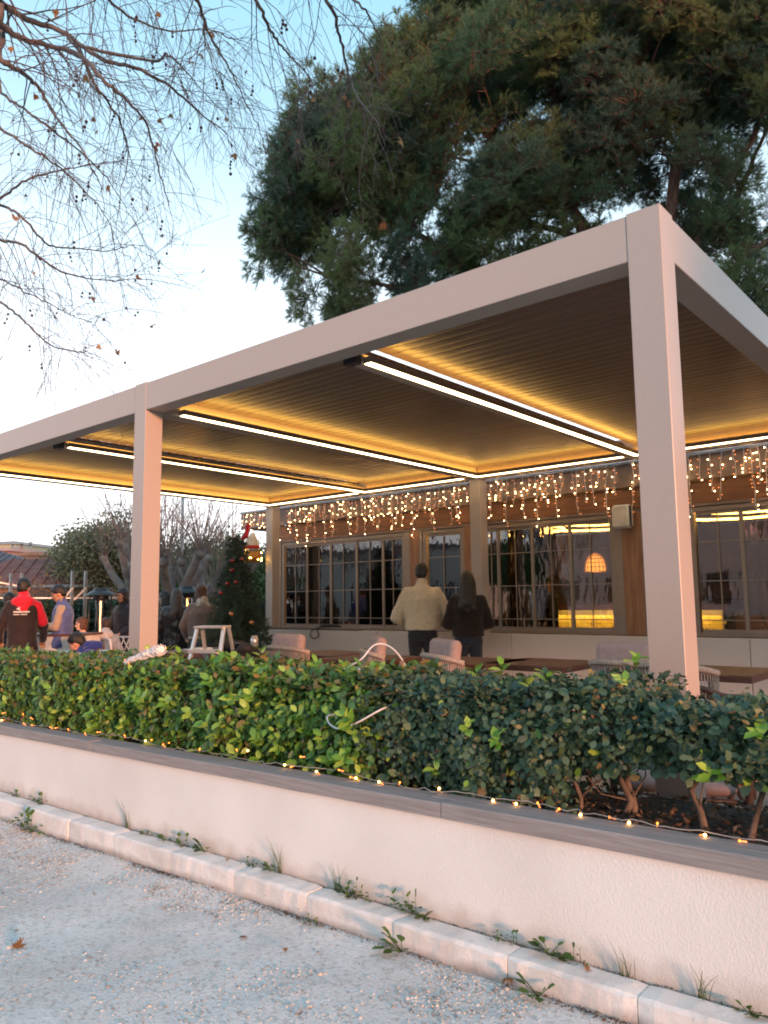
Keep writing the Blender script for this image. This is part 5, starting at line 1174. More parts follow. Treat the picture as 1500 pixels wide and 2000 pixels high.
# ------------------------------------------------------------------ gazebo
M['maroon'] = mat('maroon_roof', (.16, .075, .075), .7, 0, .1, 20, .2, 60); M['ppost'] = mat('white_post', (.62, .62, .64), .5)
p = dist(155, 1143, 30.0); gz = thing('gazebo', 'low gazebo with maroon pyramid roof and pale valance', 'gazebo', (p[0], p[1], 0), R(40)); ze = float(dist(160, 1143, 30)[2]); za = float(dist(150, 1116, 30)[2])
hw = 1.12; hd = 1.0
q = MB(); q.add([(-hw-.12, -hd-.12, ze), (hw+.12, -hd-.12, ze), (hw+.12, hd+.12, ze), (-hw-.12, hd+.12, ze), (-.35, 0, za), (.35, 0, za)], [(0, 1, 5, 4), (1, 2, 5), (2, 3, 4, 5), (3, 0, 4), (0, 3, 2, 1)]); q.build('roof', M['maroon'], gz)
q = MB(); q.box((-hw-.1, -hd-.1, ze-.07), (hw+.1, hd+.1, ze-.003)); q.build('valance', mat('valance_pale', (.42, .42, .40), .7), gz)
for sx in (-1, 1):
    for sy in (-1, 1): q = MB(); q.box((sx*hw-.05, sy*hd-.05, 0), (sx*hw+.05, sy*hd+.05, ze-.072)); q.build('post', M['ppost'], gz)
    q = MB(); q.beam((sx*hw, -hd, ze-.6), (sx*hw-sx*.5, -hd, ze-.08), .05, .05); q.build('brace', M['ppost'], gz)
p = dist(160, 1180, 32); wl = MB(); wl.box((-1.6, -.05, 0), (1.3, .05, 1.65)); o = wl.build('garden_screen', mat('screen_white', (.48, .52, .55), .7)); o.location = (p[0], p[1], 0); o.rotation_euler = (0, 0, R(42)); tag(o, 'pale screen wall under the back of the gazebo', 'wall')
# fence with dark posts in front of the gazebo
fp = thing('wire_fence', 'dark post and rail fence with diagonal braces before the gazebo', 'fence', tuple(dist(120, 1200, 15.5)*[1, 1, 0]))
for u, vt in ((-40, 1128), (22, 1120), (44, 1120), (142, 1115), (168, 1115), (300, 1120)):
    p = dist(u, vt, 15.5); q = MB(); q.beam((p[0], p[1], 0), tuple(p), .05, .05); q.build('post', M['grey_m'], fp, world=True)
for (a, b_) in (((142, 1168), (300, 1168)), ((-40, 1130), (44, 1146)), ((-40, 1168), (142, 1168))): q = MB(); q.beam(dist(*a, 15.5), dist(*b_, 15.5), .025, .025); q.build('rail', M['grey_m'], fp, world=True)
for (a, b_) in (((168, 1148), (144, 1172)), ((142, 1148), (120, 1175))): q = MB(); q.beam(dist(*a, 15.45), dist(*b_, 15.45), .03, .03); q.build('brace', M['grey_m'], fp, world=True)
# ------------------------------------------------------------------ houses
def house(name, label, u, D, rz, w_, d_, h, wallm, roofm, rh=0, hip=.8, over=.3, wins_=(), chim=False, trim=None, z0=-.06):
    p = dist(u, 1150, D); t = thing('house' if name is None else name, label, 'house', (p[0], p[1], z0), rz); q = MB(); q.box((-w_/2, -d_/2, 0), (w_/2, d_/2, h)); q.build('wall', wallm, t)
    q = MB()
    if rh: 
        x = w_/2+over; y = d_/2+over; q.add([(-x, -y, h+.01), (x, -y, h+.01), (x, y, h+.01), (-x, y, h+.01), (-x+y*hip, 0, h+rh), (x-y*hip, 0, h+rh)], [(0, 1, 5, 4), (1, 2, 5), (2, 3, 4, 5), (3, 0, 4), (0, 3, 2, 1)])
        r_ = q.build('roof', roofm, t); q = MB(); q.box((-x, -y-.02, h-.09), (x, -y, h+.0)); q.box((x, -y, h-.09), (x+.02, y, h)); q.build('eaves', trim or M['grey_m'], t)
        nT = 26
        for k in range(nT+1):   # tile courses running up the front slope
            a = k/nT; xa = -x+2*x*a; xb = np.clip(xa, -x+y*hip, x-y*hip); q = None
            if k % 2 == 0: 
                tb2 = MB(); tb2.tube([(xa, -y, h+.03), (xb, -.02, h+rh+.02)] if abs(xa-xb) < 1e-6 else [(xa, -y, h+.03), (xa, -y+(y)*(1-abs(xa-xb)/(y*hip)), h+.03+rh*(1-abs(xa-xb)/(y*hip)))], .028, 5, False); tb2.build('tile_row', roofm, t)
    else:
        q.box((-w_/2-.12, -d_/2-.12, h+.001), (w_/2+.12, d_/2+.12, h+.18)); q.build('roof', roofm, t)
    for (x0, z0_, ww, wh) in wins_:
        q = MB(); q.box((x0-.06, -d_/2-.05, z0_-.06), (x0+ww+.06, -d_/2-.002, z0_+wh+.06)); f = q.build('window', trim or M['ppost'], t); q = MB(); q.box((x0, -d_/2-.07, z0_), (x0+ww, -d_/2-.052, z0_+wh)); q.build('pane', mat('far_pane', (.5, .55, .6), .1), f)
    if chim: q = MB(); q.box((w_*.2, -.2, h), (w_*.2+.4, .3, h+rh+.5)); q.build('chimney', wallm, t)
    return t
av = -YAW
def zz(v, D): return float(dist(60, v, D)[2])
M['w_yel'] = mat('wall_yellow', (.50, .43, .28), .8, 0, .06, 1); M['w_red'] = mat('wall_red', (.42, .13, .12), .8, 0, .06, 1); M['w_brick'] = mat('wall_brick', (.40, .20, .13), .85, 0, .1, 2); M['w_grey'] = mat('wall_bluegrey', (.20, .22, .26), .8, 0, .08, 1)
M['w_peach'] = mat('wall_peach', (.55, .28, .17), .85, 0, .05, 1); M['w_pink'] = mat('roof_pink', (.50, .33, .30), .8, 0, .05, 1); M['slate'] = mat('roof_slate', (.13, .11, .12), .8, 0, .1, 3); M['tile'] = mat('roof_tiles', (.20, .085, .07), .85, 0, .2, 6)
house(None, 'beige flat roofed building on the skyline at the left edge', 10, 58, R(32), 4.6, 5, zz(1070, 58)+.06, M['w_yel'], M['grey_m'], wins_=[(-.9, zz(1083, 58), .8, .9), (-2.0, zz(1083, 58), .6, .9)], trim=M['w_red'])
house(None, 'low red walled block in front of the beige flat roofed building', 12, 50, R(30), 2.4, 3, zz(1081, 50)+.06, M['w_red'], M['w_pink'], wins_=[(-.6, 2.6, .7, .6)])
house(None, 'orange brick block behind the maroon tiled roof', 62, 48, R(28), 2.8, 3, zz(1089, 48)+.06, M['w_brick'], M['w_brick'], wins_=[(.2, 2.4, .6, .7)])
house(None, 'blue grey flat building between the brick block and the autumn tree', 92, 52, R(40), 2.2, 3, zz(1092, 52)+.06, M['w_grey'], M['w_grey'], wins_=[(-.5, 2.4, .7, .6)])
house(None, 'dark grey gabled shed at the left edge before the red block', -6, 33, R(50), 3.0, 3.4, zz(1096, 33)-.1, M['w_grey'], M['slate'], rh=.55, hip=.9, over=.2, wins_=[(-.4, 1.2, .7, .7)])
house(None, 'long low house with maroon tiled hip roof left of the gazebo', 58, 29, R(48), 4.4, 3.2, zz(1136, 29)-.1, M['w_brick'], M['tile'], rh=.95, hip=1.0, over=.35, wins_=[(-1.2, .6, .7, .7), (.6, .6, .7, .7)], chim=False)
house(None, 'peach house with pink roof slab behind the Christmas tree', 466, 30, R(60), 3.4, 3.4, zz(1068, 30)-.4, M['w_peach'], M['w_pink'], rh=.45, hip=.8, over=.3, wins_=[(-.8, 1.9, .7, .8)], trim=M['w_pink'])
house(None, 'peach upper storey glimpsed among the olive trees left of the front post', 225, 40, R(40), 3, 3, zz(1062, 40), M['w_peach'], M['w_pink'], wins_=[(-.6, 2.6, .7, .8)])
# utility pole
p = dist(42, 1068, 52); up = thing('utility_pole', 'utility pole with crossarm and three insulators beside the beige building', 'pole', (p[0], p[1], -.06), YAW); q = MB(); q.tube([(0, 0, 0), (0, 0, p[2]+.1)], .11, 8); q.build('pole', M['w_brick'], up)
q = MB(); q.box((-.62, -.04, p[2]), (.62, .04, p[2]+.08)); q.build('crossarm', M['grey_m'], up)
for x in (-.55, 0, .55): q = MB(); q.lathe([(0, 0), (.05, 0), (.05, .08), (.11, .12), (.08, .26), (0, .28)], (x, 0, p[2]+.1), 10); q.build('insulator', M['grey_m'], up)
p = dist(357, 985, 20); sp2 = MB(); sp2.tube([(0, 0, 0), (0, 0, p[2]+1.5)], [.05, .035], 8); sp2.lathe([(.09, 0), (.09, .25), (.05, .3)], (0, 0, 0), 10); o = sp2.build('lamp_pole', M['ppost']); o.location = (p[0], p[1], -.06); tag(o, 'tall pale grey metal pole rising among the pollarded trees', 'pole')
p = dist(25, 1050, 57); ant = MB(); ant.tube([(0, 0, 0), (0, 0, 1.4)], .02, 5); ant.box((-.2, -.02, 1.1), (.2, .02, 1.14)); o = ant.build('antenna', M['grey_m']); o.location = (p[0], p[1], zz(1070, 58)+.1); tag(o, 'thin antenna on the roof of the beige building', 'antenna')
# white van at the left edge
p = dist(-75, 1175, 24); van = thing('parked_van', 'white van parked beyond the hedge at the left edge', 'van', (p[0], p[1], 0), R(135)); M['carp'] = mat('van_paint', (.66, .66, .68), .25, 0, .02, 1, coat=.5); M['cglass'] = mat('van_glass', (.02, .025, .03), .08)
zt_ = float(dist(10, 1160, 24)[2])
q = MB(); prof = [(-2.1, .35), (-2.1, .95), (-1.75, 1.05), (-1.15, zt_-.04), (-.9, zt_), (1.9, zt_), (2.1, zt_-.12), (2.15, .35)]; V = [(x, -.85, z) for x, z in prof]+[(x, .85, z) for x, z in prof]; k = len(prof); F = [tuple(range(k)), tuple(range(k, 2*k))[::-1]]+[(i, (i+1) % k, k+(i+1) % k, k+i) for i in range(k)]; q.add(V, F); q.build('body', M['carp'], van)
for sy in (-1, 1):
    for xa, xb in ((-1.05, -.15), (0, .95), (1.05, 1.8)): q = MB(); q.box((xa, sy*.853-.004, 1.0), (xb, sy*.853+.004, zt_-.14)); q.build('side_window', M['cglass'], van)
    for xx in (-1.35, 1.35):
        q = MB(); q.lathe([(.0, -.1), (.31, -.1), (.33, 0), (.31, .1), (0, .1)], n=18); q.xform(Matrix.Translation((xx, sy*.80, .33)) @ Matrix.Rotation(math.pi/2, 4, 'X')); wv = q.build('wheel', M['black'], van); q = MB(); q.lathe([(0, -.115), (.19, -.105), (.19, .105), (0, .115)], n=14); q.xform(Matrix.Translation((xx, sy*.80, .33)) @ Matrix.Rotation(math.pi/2, 4, 'X')); q.build('rim', M['alu'], wv)
q = MB(); q.hexa([(-1.78, -.7, 1.06), (-1.2, -.7, zt_-.1), (-1.2, .7, zt_-.1), (-1.78, .7, 1.06)], [(-1.80, -.7, 1.08), (-1.22, -.7, zt_-.08), (-1.22, .7, zt_-.08), (-1.80, .7, 1.08)]); q.build('windscreen', M['cglass'], van)
for sy in (-1, 1): q = MB(); q.ell((-2.1, sy*.65, .75), (.05, .14, .09)); q.build('headlight', M['alu'], van)
# ------------------------------------------------------------------ outdoor seating at the left
wt = thing('white_table', 'white panelled table box between the red hooded man and the blue vest man', 'table', tuple(dist(82, 1240, 12.6)*[1, 1, 0]), R(30)); zt_ = float(dist(82, 1237, 12.6)[2])
q = MB(); q.box((-.75, -.35, .0), (.75, .35, zt_-.03), bev=.01); q.build('panel', mat('white_panel', (.62, .58, .56), .6), wt); q = MB(); q.box((-.78, -.38, zt_-.028), (.78, .38, zt_), bev=.006); q.build('tabletop', M['walnut'], wt)
wt2 = thing('white_table', 'low white table in front of the seated children', 'table', tuple(dist(150, 1275, 11.3)*[1, 1, 0]), R(30)); zt_ = float(dist(150, 1272, 11.3)[2])
q = MB(); q.box((-.4, -.35, zt_-.03), (.4, .35, zt_), bev=.006); q.build('tabletop', M['ppost'], wt2)
for sx in (-1, 1):
    for sy in (-1, 1): q = MB(); q.tube([(sx*.36, sy*.3, 0), (sx*.34, sy*.29, zt_-.03)], .018, 6); q.build('leg', M['ppost'], wt2)
def lattice_chair(label, u, v, D, rz):
    p = dist(u, v, D); t = thing('plastic_chair', label, 'chair', (p[0], p[1], 0), rz); mm = M['ppost']
    q = MB(); q.box((-.22, -.22, .43), (.22, .22, .455), bev=.008); q.build('seat', mm, t)
    for sx in (-1, 1):
        for sy in (-1, 1): q = MB(); q.tube([(sx*.21, sy*.21, .43), (sx*.24, sy*.25, 0)], .018, 6); q.build('leg', mm, t)
    q = MB(); q.tube([(-.21, -.2, .43), (-.23, -.27, .85), (.23, -.27, .85), (.21, -.2, .43)], .018, 6)
    for k in range(5): a = -.2+.1*k; q.tube([(a, -.205, .45), (min(a+.22, .22), -.265, .84)], .010, 5); q.tube([(a, -.205, .45), (max(a-.22, -.22), -.265, .84)], .010, 5)
    q.build('backrest', mm, t)
lattice_chair('white lattice plastic chair just left of the front post', 246, 1250, 12.2, R(-20)); lattice_chair('white lattice plastic chair partly hidden behind the front post', 262, 1250, 13.0, R(20))
wb = MB(); wb.box((-.9, -.25, 0), (.9, .25, .42)); wb.box((-.9, .15, .42), (.9, .25, .80)); o = wb.build('white_bench', M['ppost']); pb_ = dist(170, 1230, 14.2); o.location = (pb_[0], pb_[1], 0); o.rotation_euler = (0, 0, R(40)); tag(o, 'white bench behind the seated children', 'bench')
# ------------------------------------------------------------------ across the street (seen mirrored in the windows)
T, B_, tips = bare_mesh(81, 9, .26, .75, 3, [5, 2, 2, 1], .02); tme_ = T.build('trunk', M['grey_bark'], data=True); bme_ = B_.build('branches', M['grey_bark'], data=True)
words = ['first', 'second', 'third', 'fourth', 'fifth', 'sixth', 'seventh', 'eighth', 'ninth', 'tenth', 'eleventh', 'twelfth', 'thirteenth']
g_ = np.random.default_rng(9)
for i in range(13):
    x = -48+i*4.6; y = -9-g_.uniform(0, 4); t = thing('street_tree', 'tall bare tree across the street, %s from the left' % words[i], 'tree', (x, y, -.05), i*1.3, 'bare trees across the street'); sc_ = g_.uniform(.9, 1.2); t.scale = (sc_,)*3; link_mesh('trunk', tme_, t); link_mesh('branches', bme_, t)
T, B_, tips = bare_mesh(95, 5.0, .16, .7, 3, [4, 1, 1, 1]); tips = np.array(tips); tips = tips[tips[:, 2] > 1.2]; cm_ = leaf_mass(tips, 1.0, 9000, .2, g_, M['green_bg']); t3 = T.build('trunk', M['grey_bark'], data=True)
for i in range(4):
    x = -50+i*15.5; t = thing('leafy_tree', 'evergreen tree across the street, %s from the left' % words[i], 'tree', (x, -13-g_.uniform(0, 3), -.05), i*.9, 'evergreens across the street'); sc_ = g_.uniform(.7, 1.1); t.scale = (sc_,)*3; link_mesh('trunk', t3, t); link_mesh('crown', cm_, t)['kind'] = 'stuff'
for i, (x, y, w_, h, mm, lab) in enumerate([(-16, -24, 12, 6, 'w_pink', 'pink building across the street on the left'), (0, -26, 14, 4.5, 'w_yel', 'low beige building across the street'), (18, -24, 12, 7, 'w_grey', 'grey building across the street on the right'), (-36, -27, 16, 5, 'white_w', 'pale building across the street at the far left')]):
    t = thing('house', lab, 'house', (x, y, -.05), math.pi); q = MB(); q.box((-w_/2, -3, 0), (w_/2, 3, h)); q.build('wall', M[mm], t); q = MB(); q.box((-w_/2-.2, -3.2, h), (w_/2+.2, 3.2, h+.25)); q.build('roof', M['slate'], t)
    for k in range(4): q = MB(); q.box((-w_/2+1+k*2.6, -3.05, 1.2), (-w_/2+2.3+k*2.6, -2.99, 2.6)); q.build('window', M['cglass'], t)
for (x, y, H_, lab, sd_) in [(17, 4.0, 17.0, 'tall dense unseen tree added far right to keep sun off the pine', 93), (18, 11.5, 18.0, 'second tall unseen tree added far right to keep sun off the pine', 94), (7.6, 2.2, 6.0, 'leafy evergreen tree added outside the frame to shade the corner post', 91), (7.4, 5.6, 6.4, 'second leafy evergreen tree added out of view to shade the side beam', 92)]:  # unseen trees added on the right to block low sun from pergola and pine
    t = thing('leafy_tree', lab, 'tree', (x, y, -.05)); g_ = np.random.default_rng(sd_); T, B_, tips = bare_mesh(sd_, H_, .16, .7, 3, [4, 1, 1, 1]); T.build('trunk', M['grey_bark'], t); B_.build('branches', M['grey_bark'], t)
    tips = np.array(tips); tips = tips[tips[:, 2] > H_*.30]; link_mesh('crown', leaf_mass(tips, 1.0 if H_ < 10 else 2.6, 16000 if H_ < 10 else 42000, .16 if H_ < 10 else .42, g_, M['green_bg']), t)['kind'] = 'stuff'
# ------------------------------------------------------------------ people
SKIN = {}
def skin(c):
    if c not in SKIN: SKIN[c] = mat('skin%d' % len(SKIN), c, .55, 0, .06, 18, .05, 200)
    return SKIN[c]
def cloth(name, c, rough=.85, bump=.3, bscale=120, var=.08, coat=0, sheen=.2, scale=10): return mat(name, c, rough, 0, var, scale, bump, bscale, sheen=sheen, coat=coat, spec=.3)
def rot_z(v, a): return np.array([v[0]*math.cos(a)-v[1]*math.sin(a), v[0]*math.sin(a)+v[1]*math.cos(a), v[2]])
def person(label, pos, H, face, skc, hairc, top, bot, lean=0, sit=False, head=(0, 0), eL=None, hL=None, eR=None, hR=None, hair='short', hem=.88, wide=1.0, coat_len=None, hood=None, vest=None, collar=.0, scale_arm=1.0, seat=.46, hands=True, beard=False, shoes=(.03, .03, .03), z0=0.0, bulk=1.0, fluffy=0):
    """local frame: x right, y forward, z up; built for 1.75 m and scaled"""
    t = thing('person', label, 'person', (pos[0], pos[1], z0), face); k = H/1.75; t.scale = (k, k, k)
    s = 1.0; hipz = .92 if not sit else seat+.09; hipy = 0
    hip = np.array([0, hipy, hipz]); la = R(lean)
    def up(h, x=0, f=0):   # point on the leaning torso, h above the hip
        return hip+np.array([x, f*math.cos(la)+h*math.sin(la), h*math.cos(la)-f*math.sin(la)])
    neck = up(.56); hp, hy = R(head[0]), R(head[1]); ho = np.array([0, math.sin(la*.8+hp)*.10+.01, math.cos(la*.8+hp)*.10+.018]); hc = neck+ho+np.array([0, .02, .05])
    sh = {-1: up(.475, -.172*wide), 1: up(.475, .172*wide)}
    el = {-1: eL, 1: eR}; ha = {-1: hL, 1: hR}
    for sx in (-1, 1):
        if el[sx] is None: el[sx] = sh[sx]+np.array([sx*.06, -.02, -.29])
        else: el[sx] = np.array(el[sx], float)
        if ha[sx] is None: ha[sx] = el[sx]+np.array([0, .05, -.25])
        else: ha[sx] = np.array(ha[sx], float)
    kn = {}; an = {}
    for sx in (-1, 1):
        if sit: kn[sx] = np.array([sx*.12, .43, hipz-.03]); an[sx] = np.array([sx*.12, .42, .09])
        else: kn[sx] = np.array([sx*.10, .02, .50]); an[sx] = np.array([sx*.105, -.01, .09])
    # head frame
    Mh = Euler((-(hp+la*.35), 0, hy)).to_matrix()
    def H_(x, y, z): return tuple(np.array(Mh @ Vector((x, y, z)))+hc)
    b = MB()
    b.ell(H_(0, -.008, .024), (.084, .104, .112), Mh.to_euler()); b.ell(H_(0, .022, -.045), (.056, .066, .075), Mh.to_euler()); b.ell(H_(0, .060, -.085), (.034, .032, .028), Mh.to_euler())
    b.cap(H_(0, .085, .012), H_(0, .108, -.026), .009, .014); b.ell(H_(0, .100, -.030), (.019, .013, .010), Mh.to_euler())
    b.ell(H_(0, .082, -.060), (.024, .014, .008), Mh.to_euler()); b.ell(H_(0, .080, -.072), (.021, .013, .008), Mh.to_euler()); b.ell(H_(0, .070, .030), (.056, .025, .012), Mh.to_euler())
    for sx in (-1, 1): b.ell(H_(sx*.077, -.004, -.012), (.011, .022, .032), Mh.to_euler()); b.ell(H_(sx*.040, .062, -.02), (.024, .022, .022), Mh.to_euler())
    b.cap(up(.46), H_(0, -.02, -.06), .062, .054)
    b.sect([(0, hip[1], hip[2]-.10, .13, .10), (0, hip[1], hip[2], .155, .11), tuple(up(.2)[[0, 1, 2]])+(.14, .10), tuple(up(.42))+(.17, .105), tuple(up(.52))+(.10, .08)])
    for sx in (-1, 1):
        b.limb([sh[sx], el[sx], ha[sx]], [.052, .042, .027]); hpn = hip+np.array([sx*.09, 0, -.03]); b.limb([hpn, kn[sx], an[sx]], [.085, .055, .04]); b.cap(an[sx]+np.array([0, -.02, -.04]), an[sx]+np.array([0, .14, -.06]), .035, .028)
        # hand: palm, four unequal bent fingers, thumb off the side of the palm
        w_ = nrm(ha[sx]-el[sx]); ref = np.array([0, 0, 1.]) if abs(w_[2]) < .8 else np.array([0, 1., 0]); sd_ = nrm(np.cross(w_, ref))*sx; nn_ = np.cross(w_, sd_)
        if nn_[2] > 0: nn_ = -nn_
        pc = ha[sx]+w_*.045; b.cap(ha[sx], pc, .025, .030); 
        for j, fl in enumerate((.062, .074, .070, .054)):
            o_ = sd_*(j-1.5)*.0195; f0 = pc+w_*.012+o_; f1 = f0+nrm(w_+nn_*.25)*fl*.55; f2 = f1+nrm(w_*.6+nn_*.9)*fl*.55; b.limb([f0, f1, f2], [.0105, .0095, .008], 8)
        th0 = ha[sx]+w_*.02-sd_*.022; th1 = th0+nrm(w_*.6-sd_*.8+nn_*.3)*.035; th2 = th1+nrm(w_+nn_*.4-sd_*.1)*.03; b.limb([th0, th1, th2], [.012, .011, .009], 8)
    bo = b.build('body', skin(skc), t); remesh(bo, .0095, 2)
    # eyes
    q = MB()
    for sx in (-1, 1): q.ell(H_(sx*.031, .077, .004), (.0125, .010, .009), Mh.to_euler(), 10, 8)
    q.build('eyes', M['eye'], t)
    q = MB()
    for sx in (-1, 1): q.cap(H_(sx*.016, .094, .027), H_(sx*.048, .084, .028), .0045, .003, 6)
    if beard: q.ell(H_(0, .050, -.085), (.050, .050, .040), Mh.to_euler())
    q.build('eyebrows', hairc, t)
    # hair
    q = MB(); r3 = Mh.to_euler()
    q.ell(H_(0, -.022, .044), (.095, .113, .105), r3); q.ell(H_(0, -.058, -.008), (.082, .066, .08), r3)
    if hair == 'short': q.ell(H_(0, .02, .085), (.060, .07, .036), r3); q.ell(H_(0, .060, .078), (.045, .035, .026), r3)
    if hair == 'crop': q = MB(); q.ell(H_(0, -.018, .038), (.092, .111, .102), r3); q.ell(H_(0, -.055, -.012), (.079, .060, .076), r3)
    if hair == 'bob': 
        for sx in (-1, 1): q.ell(H_(sx*.062, -.01, -.03), (.035, .06, .09), r3)
        q.ell(H_(0, -.06, -.06), (.085, .055, .08), r3); q.ell(H_(0, .04, .075), (.06, .05, .035), r3)
    if hair == 'long':
        q.ell(H_(0, .03, .070), (.07, .06, .045), r3)
        for sx in (-1, 1): q.cap(H_(sx*.062, -.005, .02), up(.42, sx*.085, -.01), .035, .045); 
        q.cap(H_(0, -.045, .01), up(.44, 0, -.10), .104, .098); q.cap(H_(0.04, -.04, -.02), up(.37, .075, -.12), .075, .052); q.cap(H_(-.04, -.04, -.02), up(.39, -.08, -.12), .075, .048); q.cap(H_(0, -.06, -.04), up(.35, -.01, -.125), .08, .05)
    ho_ = q.build('hair', hairc, t); remesh(ho_, .012, 2, .016, .035)
    # trousers
    q = MB()
    q.sect([(0, hip[1]-.005, hip[2]-.12, .155*wide, .12), (0, hip[1]-.005, hip[2], .172*wide, .125), tuple(up(.10))+(.155*wide, .115)])
    for sx in (-1, 1): hpn = hip+np.array([sx*.092, -.005, -.05]); q.limb([hpn, kn[sx], an[sx]+np.array([0, 0, .0])], [.100, .075, .062])
    remesh(q.build('trousers', bot, t), .018, 3, .02, .12)
    for sx in (-1, 1):
        q = MB(); a = an[sx]; q.cap(a+np.array([0, -.03, -.045]), a+np.array([0, .15, -.055]), .045, .036); q.cap(a+np.array([0, -.01, -.03]), a+np.array([0, 0, .02]), .05, .045); remesh(q.build('shoe', mat_shoe, t), .012, 2)
    # jacket / coat
    def jacket(mt, arms=True, sc=1.0, nm='jacket', hz=None, disp=.028):
        q = MB(); hz = hem if hz is None else hz; B_k = bulk*sc
        secs = []
        if not sit and hz < hip[2]-.05: secs += [(0, hip[1]-.01, hz, .20*wide*B_k, .15*B_k), (0, hip[1]-.01, (hz+hip[2])/2, .205*wide*B_k, .15*B_k)]
        for h_, rx, ry in ((max(hz-hip[2], 0.0) if hz > hip[2]-.05 else .0, .190, .138), (.12, .188, .135), (.28, .205, .14), (.40, .215, .14), (.48, .19, .12), (.535, .115, .10), (.57, .078, .082)):
            secs.append(tuple(up(h_, 0, -.005))+(rx*wide*B_k if h_ < .5 else rx*B_k, ry*B_k))
        q.sect(secs, 24)
        if arms:
            for sx in (-1, 1):
                e, h = el[sx], ha[sx]; q.cap(up(.47, sx*.08), sh[sx], .082*B_k, .070*B_k); q.limb([sh[sx], el[sx], e+(h-e)*.96], [.072*B_k*scale_arm, .062*B_k*scale_arm, .048*B_k*scale_arm], 14)
        if collar: q.cap(up(.55, 0, .0), up(.60, 0, .012), .085, .080)
        if hood: q.cap(up(.53, -.05, -.10), up(.53, .05, -.10), .070, .070); q.cap(up(.47, 0, -.13), up(.55, 0, -.06), .06, .08)
        return remesh(q.build(nm, mt, t), .015, 3, disp, .10 if not fluffy else .05)
    if vest is not None: jacket(top, True, .93, 'sweater'); jacket(vest, False, 1.06, 'vest')
    else: jacket(top, True, 1.0, 'coat' if coat_len else 'jacket', coat_len)
    if hood is not None and hood is not True:
        q = MB(); q.cap(up(.53, -.06, -.10), up(.53, .06, -.10), .078, .078); q.cap(up(.44, 0, -.145), up(.55, 0, -.06), .065, .09); q.cap(up(.55, 0, 0), up(.60, 0, .0), .09, .088)
        remesh(q.build('hood', hood, t), .014, 3, .02, .06)
    return t, up, H_, k
M['eye'] = mat('eye_dark', (.05, .035, .03), .2); mat_shoe = mat('shoe_black', (.03, .03, .03), .5)
hb = mat('hair_black', (.012, .009, .008), .45, 0, .4, 60, .6, 180, stretch=(1, 1, .3)); hbr = mat('hair_brown', (.045, .024, .014), .5, 0, .4, 60, .6, 180, stretch=(1, 1, .3)); hau = mat('hair_auburn', (.11, .045, .025), .5, 0, .4, 60, .6, 180)
sk1 = (.52, .27, .18); sk2 = (.40, .21, .14); sk3 = (.60, .36, .27)
black = cloth('cloth_black', (.012, .010, .011)); jeans = cloth('cloth_denim_black', (.022, .024, .03), .9, .3, 200)
def place(u, v, D): p = dist(u, v, D); return p
AW = lambda p: math.atan2(p[1], p[0])-math.pi/2          # facing away from the camera
LEFT = math.atan2(-CA[1], -CA[0])-math.pi/2             # facing the left of the picture
def ps(u, v, D, label, face, z0=0.0, Hf=None, **kw):
    p = dist(u, v, D); H = Hf if Hf else (p[2]-z0)
    return person(label, p, H, (AW(p) if face is None else face), z0=z0, **kw)
# man in cream fleece and woman in black, looking into the windows
fleece = cloth('cream_fleece', (.60, .50, .36), .95, .6, 110, .06, 0, .5, 30)
ps(823, 1104, 9.6, 'man in a cream fleece jacket and black trousers facing the cafe windows', None, ZFL, skc=sk2, hairc=hb, top=fleece, bot=jeans, hair='crop', head=(14, -6), hem=.90, wide=1.10, bulk=1.10, collar=1, eL=(-.345, -.01, 1.08), hL=(-.22, .22, .99), eR=(.345, -.01, 1.08), hR=(.22, .22, .99), scale_arm=1.0)
ps(912, 1121, 9.25, 'woman with long dark hair in a black fleece and dark jeans facing the windows', None, ZFL, skc=sk3, hairc=hb, top=cloth('black_fleece', (.018, .011, .010), .95, .9, 70, .2, 0, .15), bot=cloth('dark_jeans', (.015, .022, .035), .9), hair='long', head=(10, 4), hem=.90, wide=1.02, bulk=1.10, eL=(-.285, .0, 1.08), hL=(-.14, .20, 1.03), eR=(.285, .0, 1.08), hR=(.14, .20, 1.03))
# red hooded jacket
red = cloth('red_cloth', (.62, .008, .03), .7, .2, 120); blk2 = cloth('black_softshell', (.022, .012, .013), .75)
pA, upA, HA, kA = ps(48, 1133, 11.5, 'man in a black jacket with red hood and shoulders and white print on the back', None, 0.0, skc=sk2, hairc=hb, top=blk2, bot=black, hair='crop', head=(8, -28), hem=.68, wide=.98, bulk=1.04, hood=red, eR=(.27, .02, 1.12), hR=(.27, .20, .90), eL=(-.28, .02, 1.10), hL=(-.28, .18, .90))
q = MB()    # red shoulder yokes following the sleeves
for sx in (1,):
    q.cap(upA(.50, sx*.08, -.012), upA(.465, sx*.170, -.012), .080, .078); q.cap(upA(.465, sx*.170, -.012), upA(.24, sx*.255, -.002), .079, .072)
q.cap(upA(.53, -.10, -.07), upA(.53, .10, -.07), .062, .062)
remesh(q.build('red_yoke', red, pA), .015, 3, .015, .1)
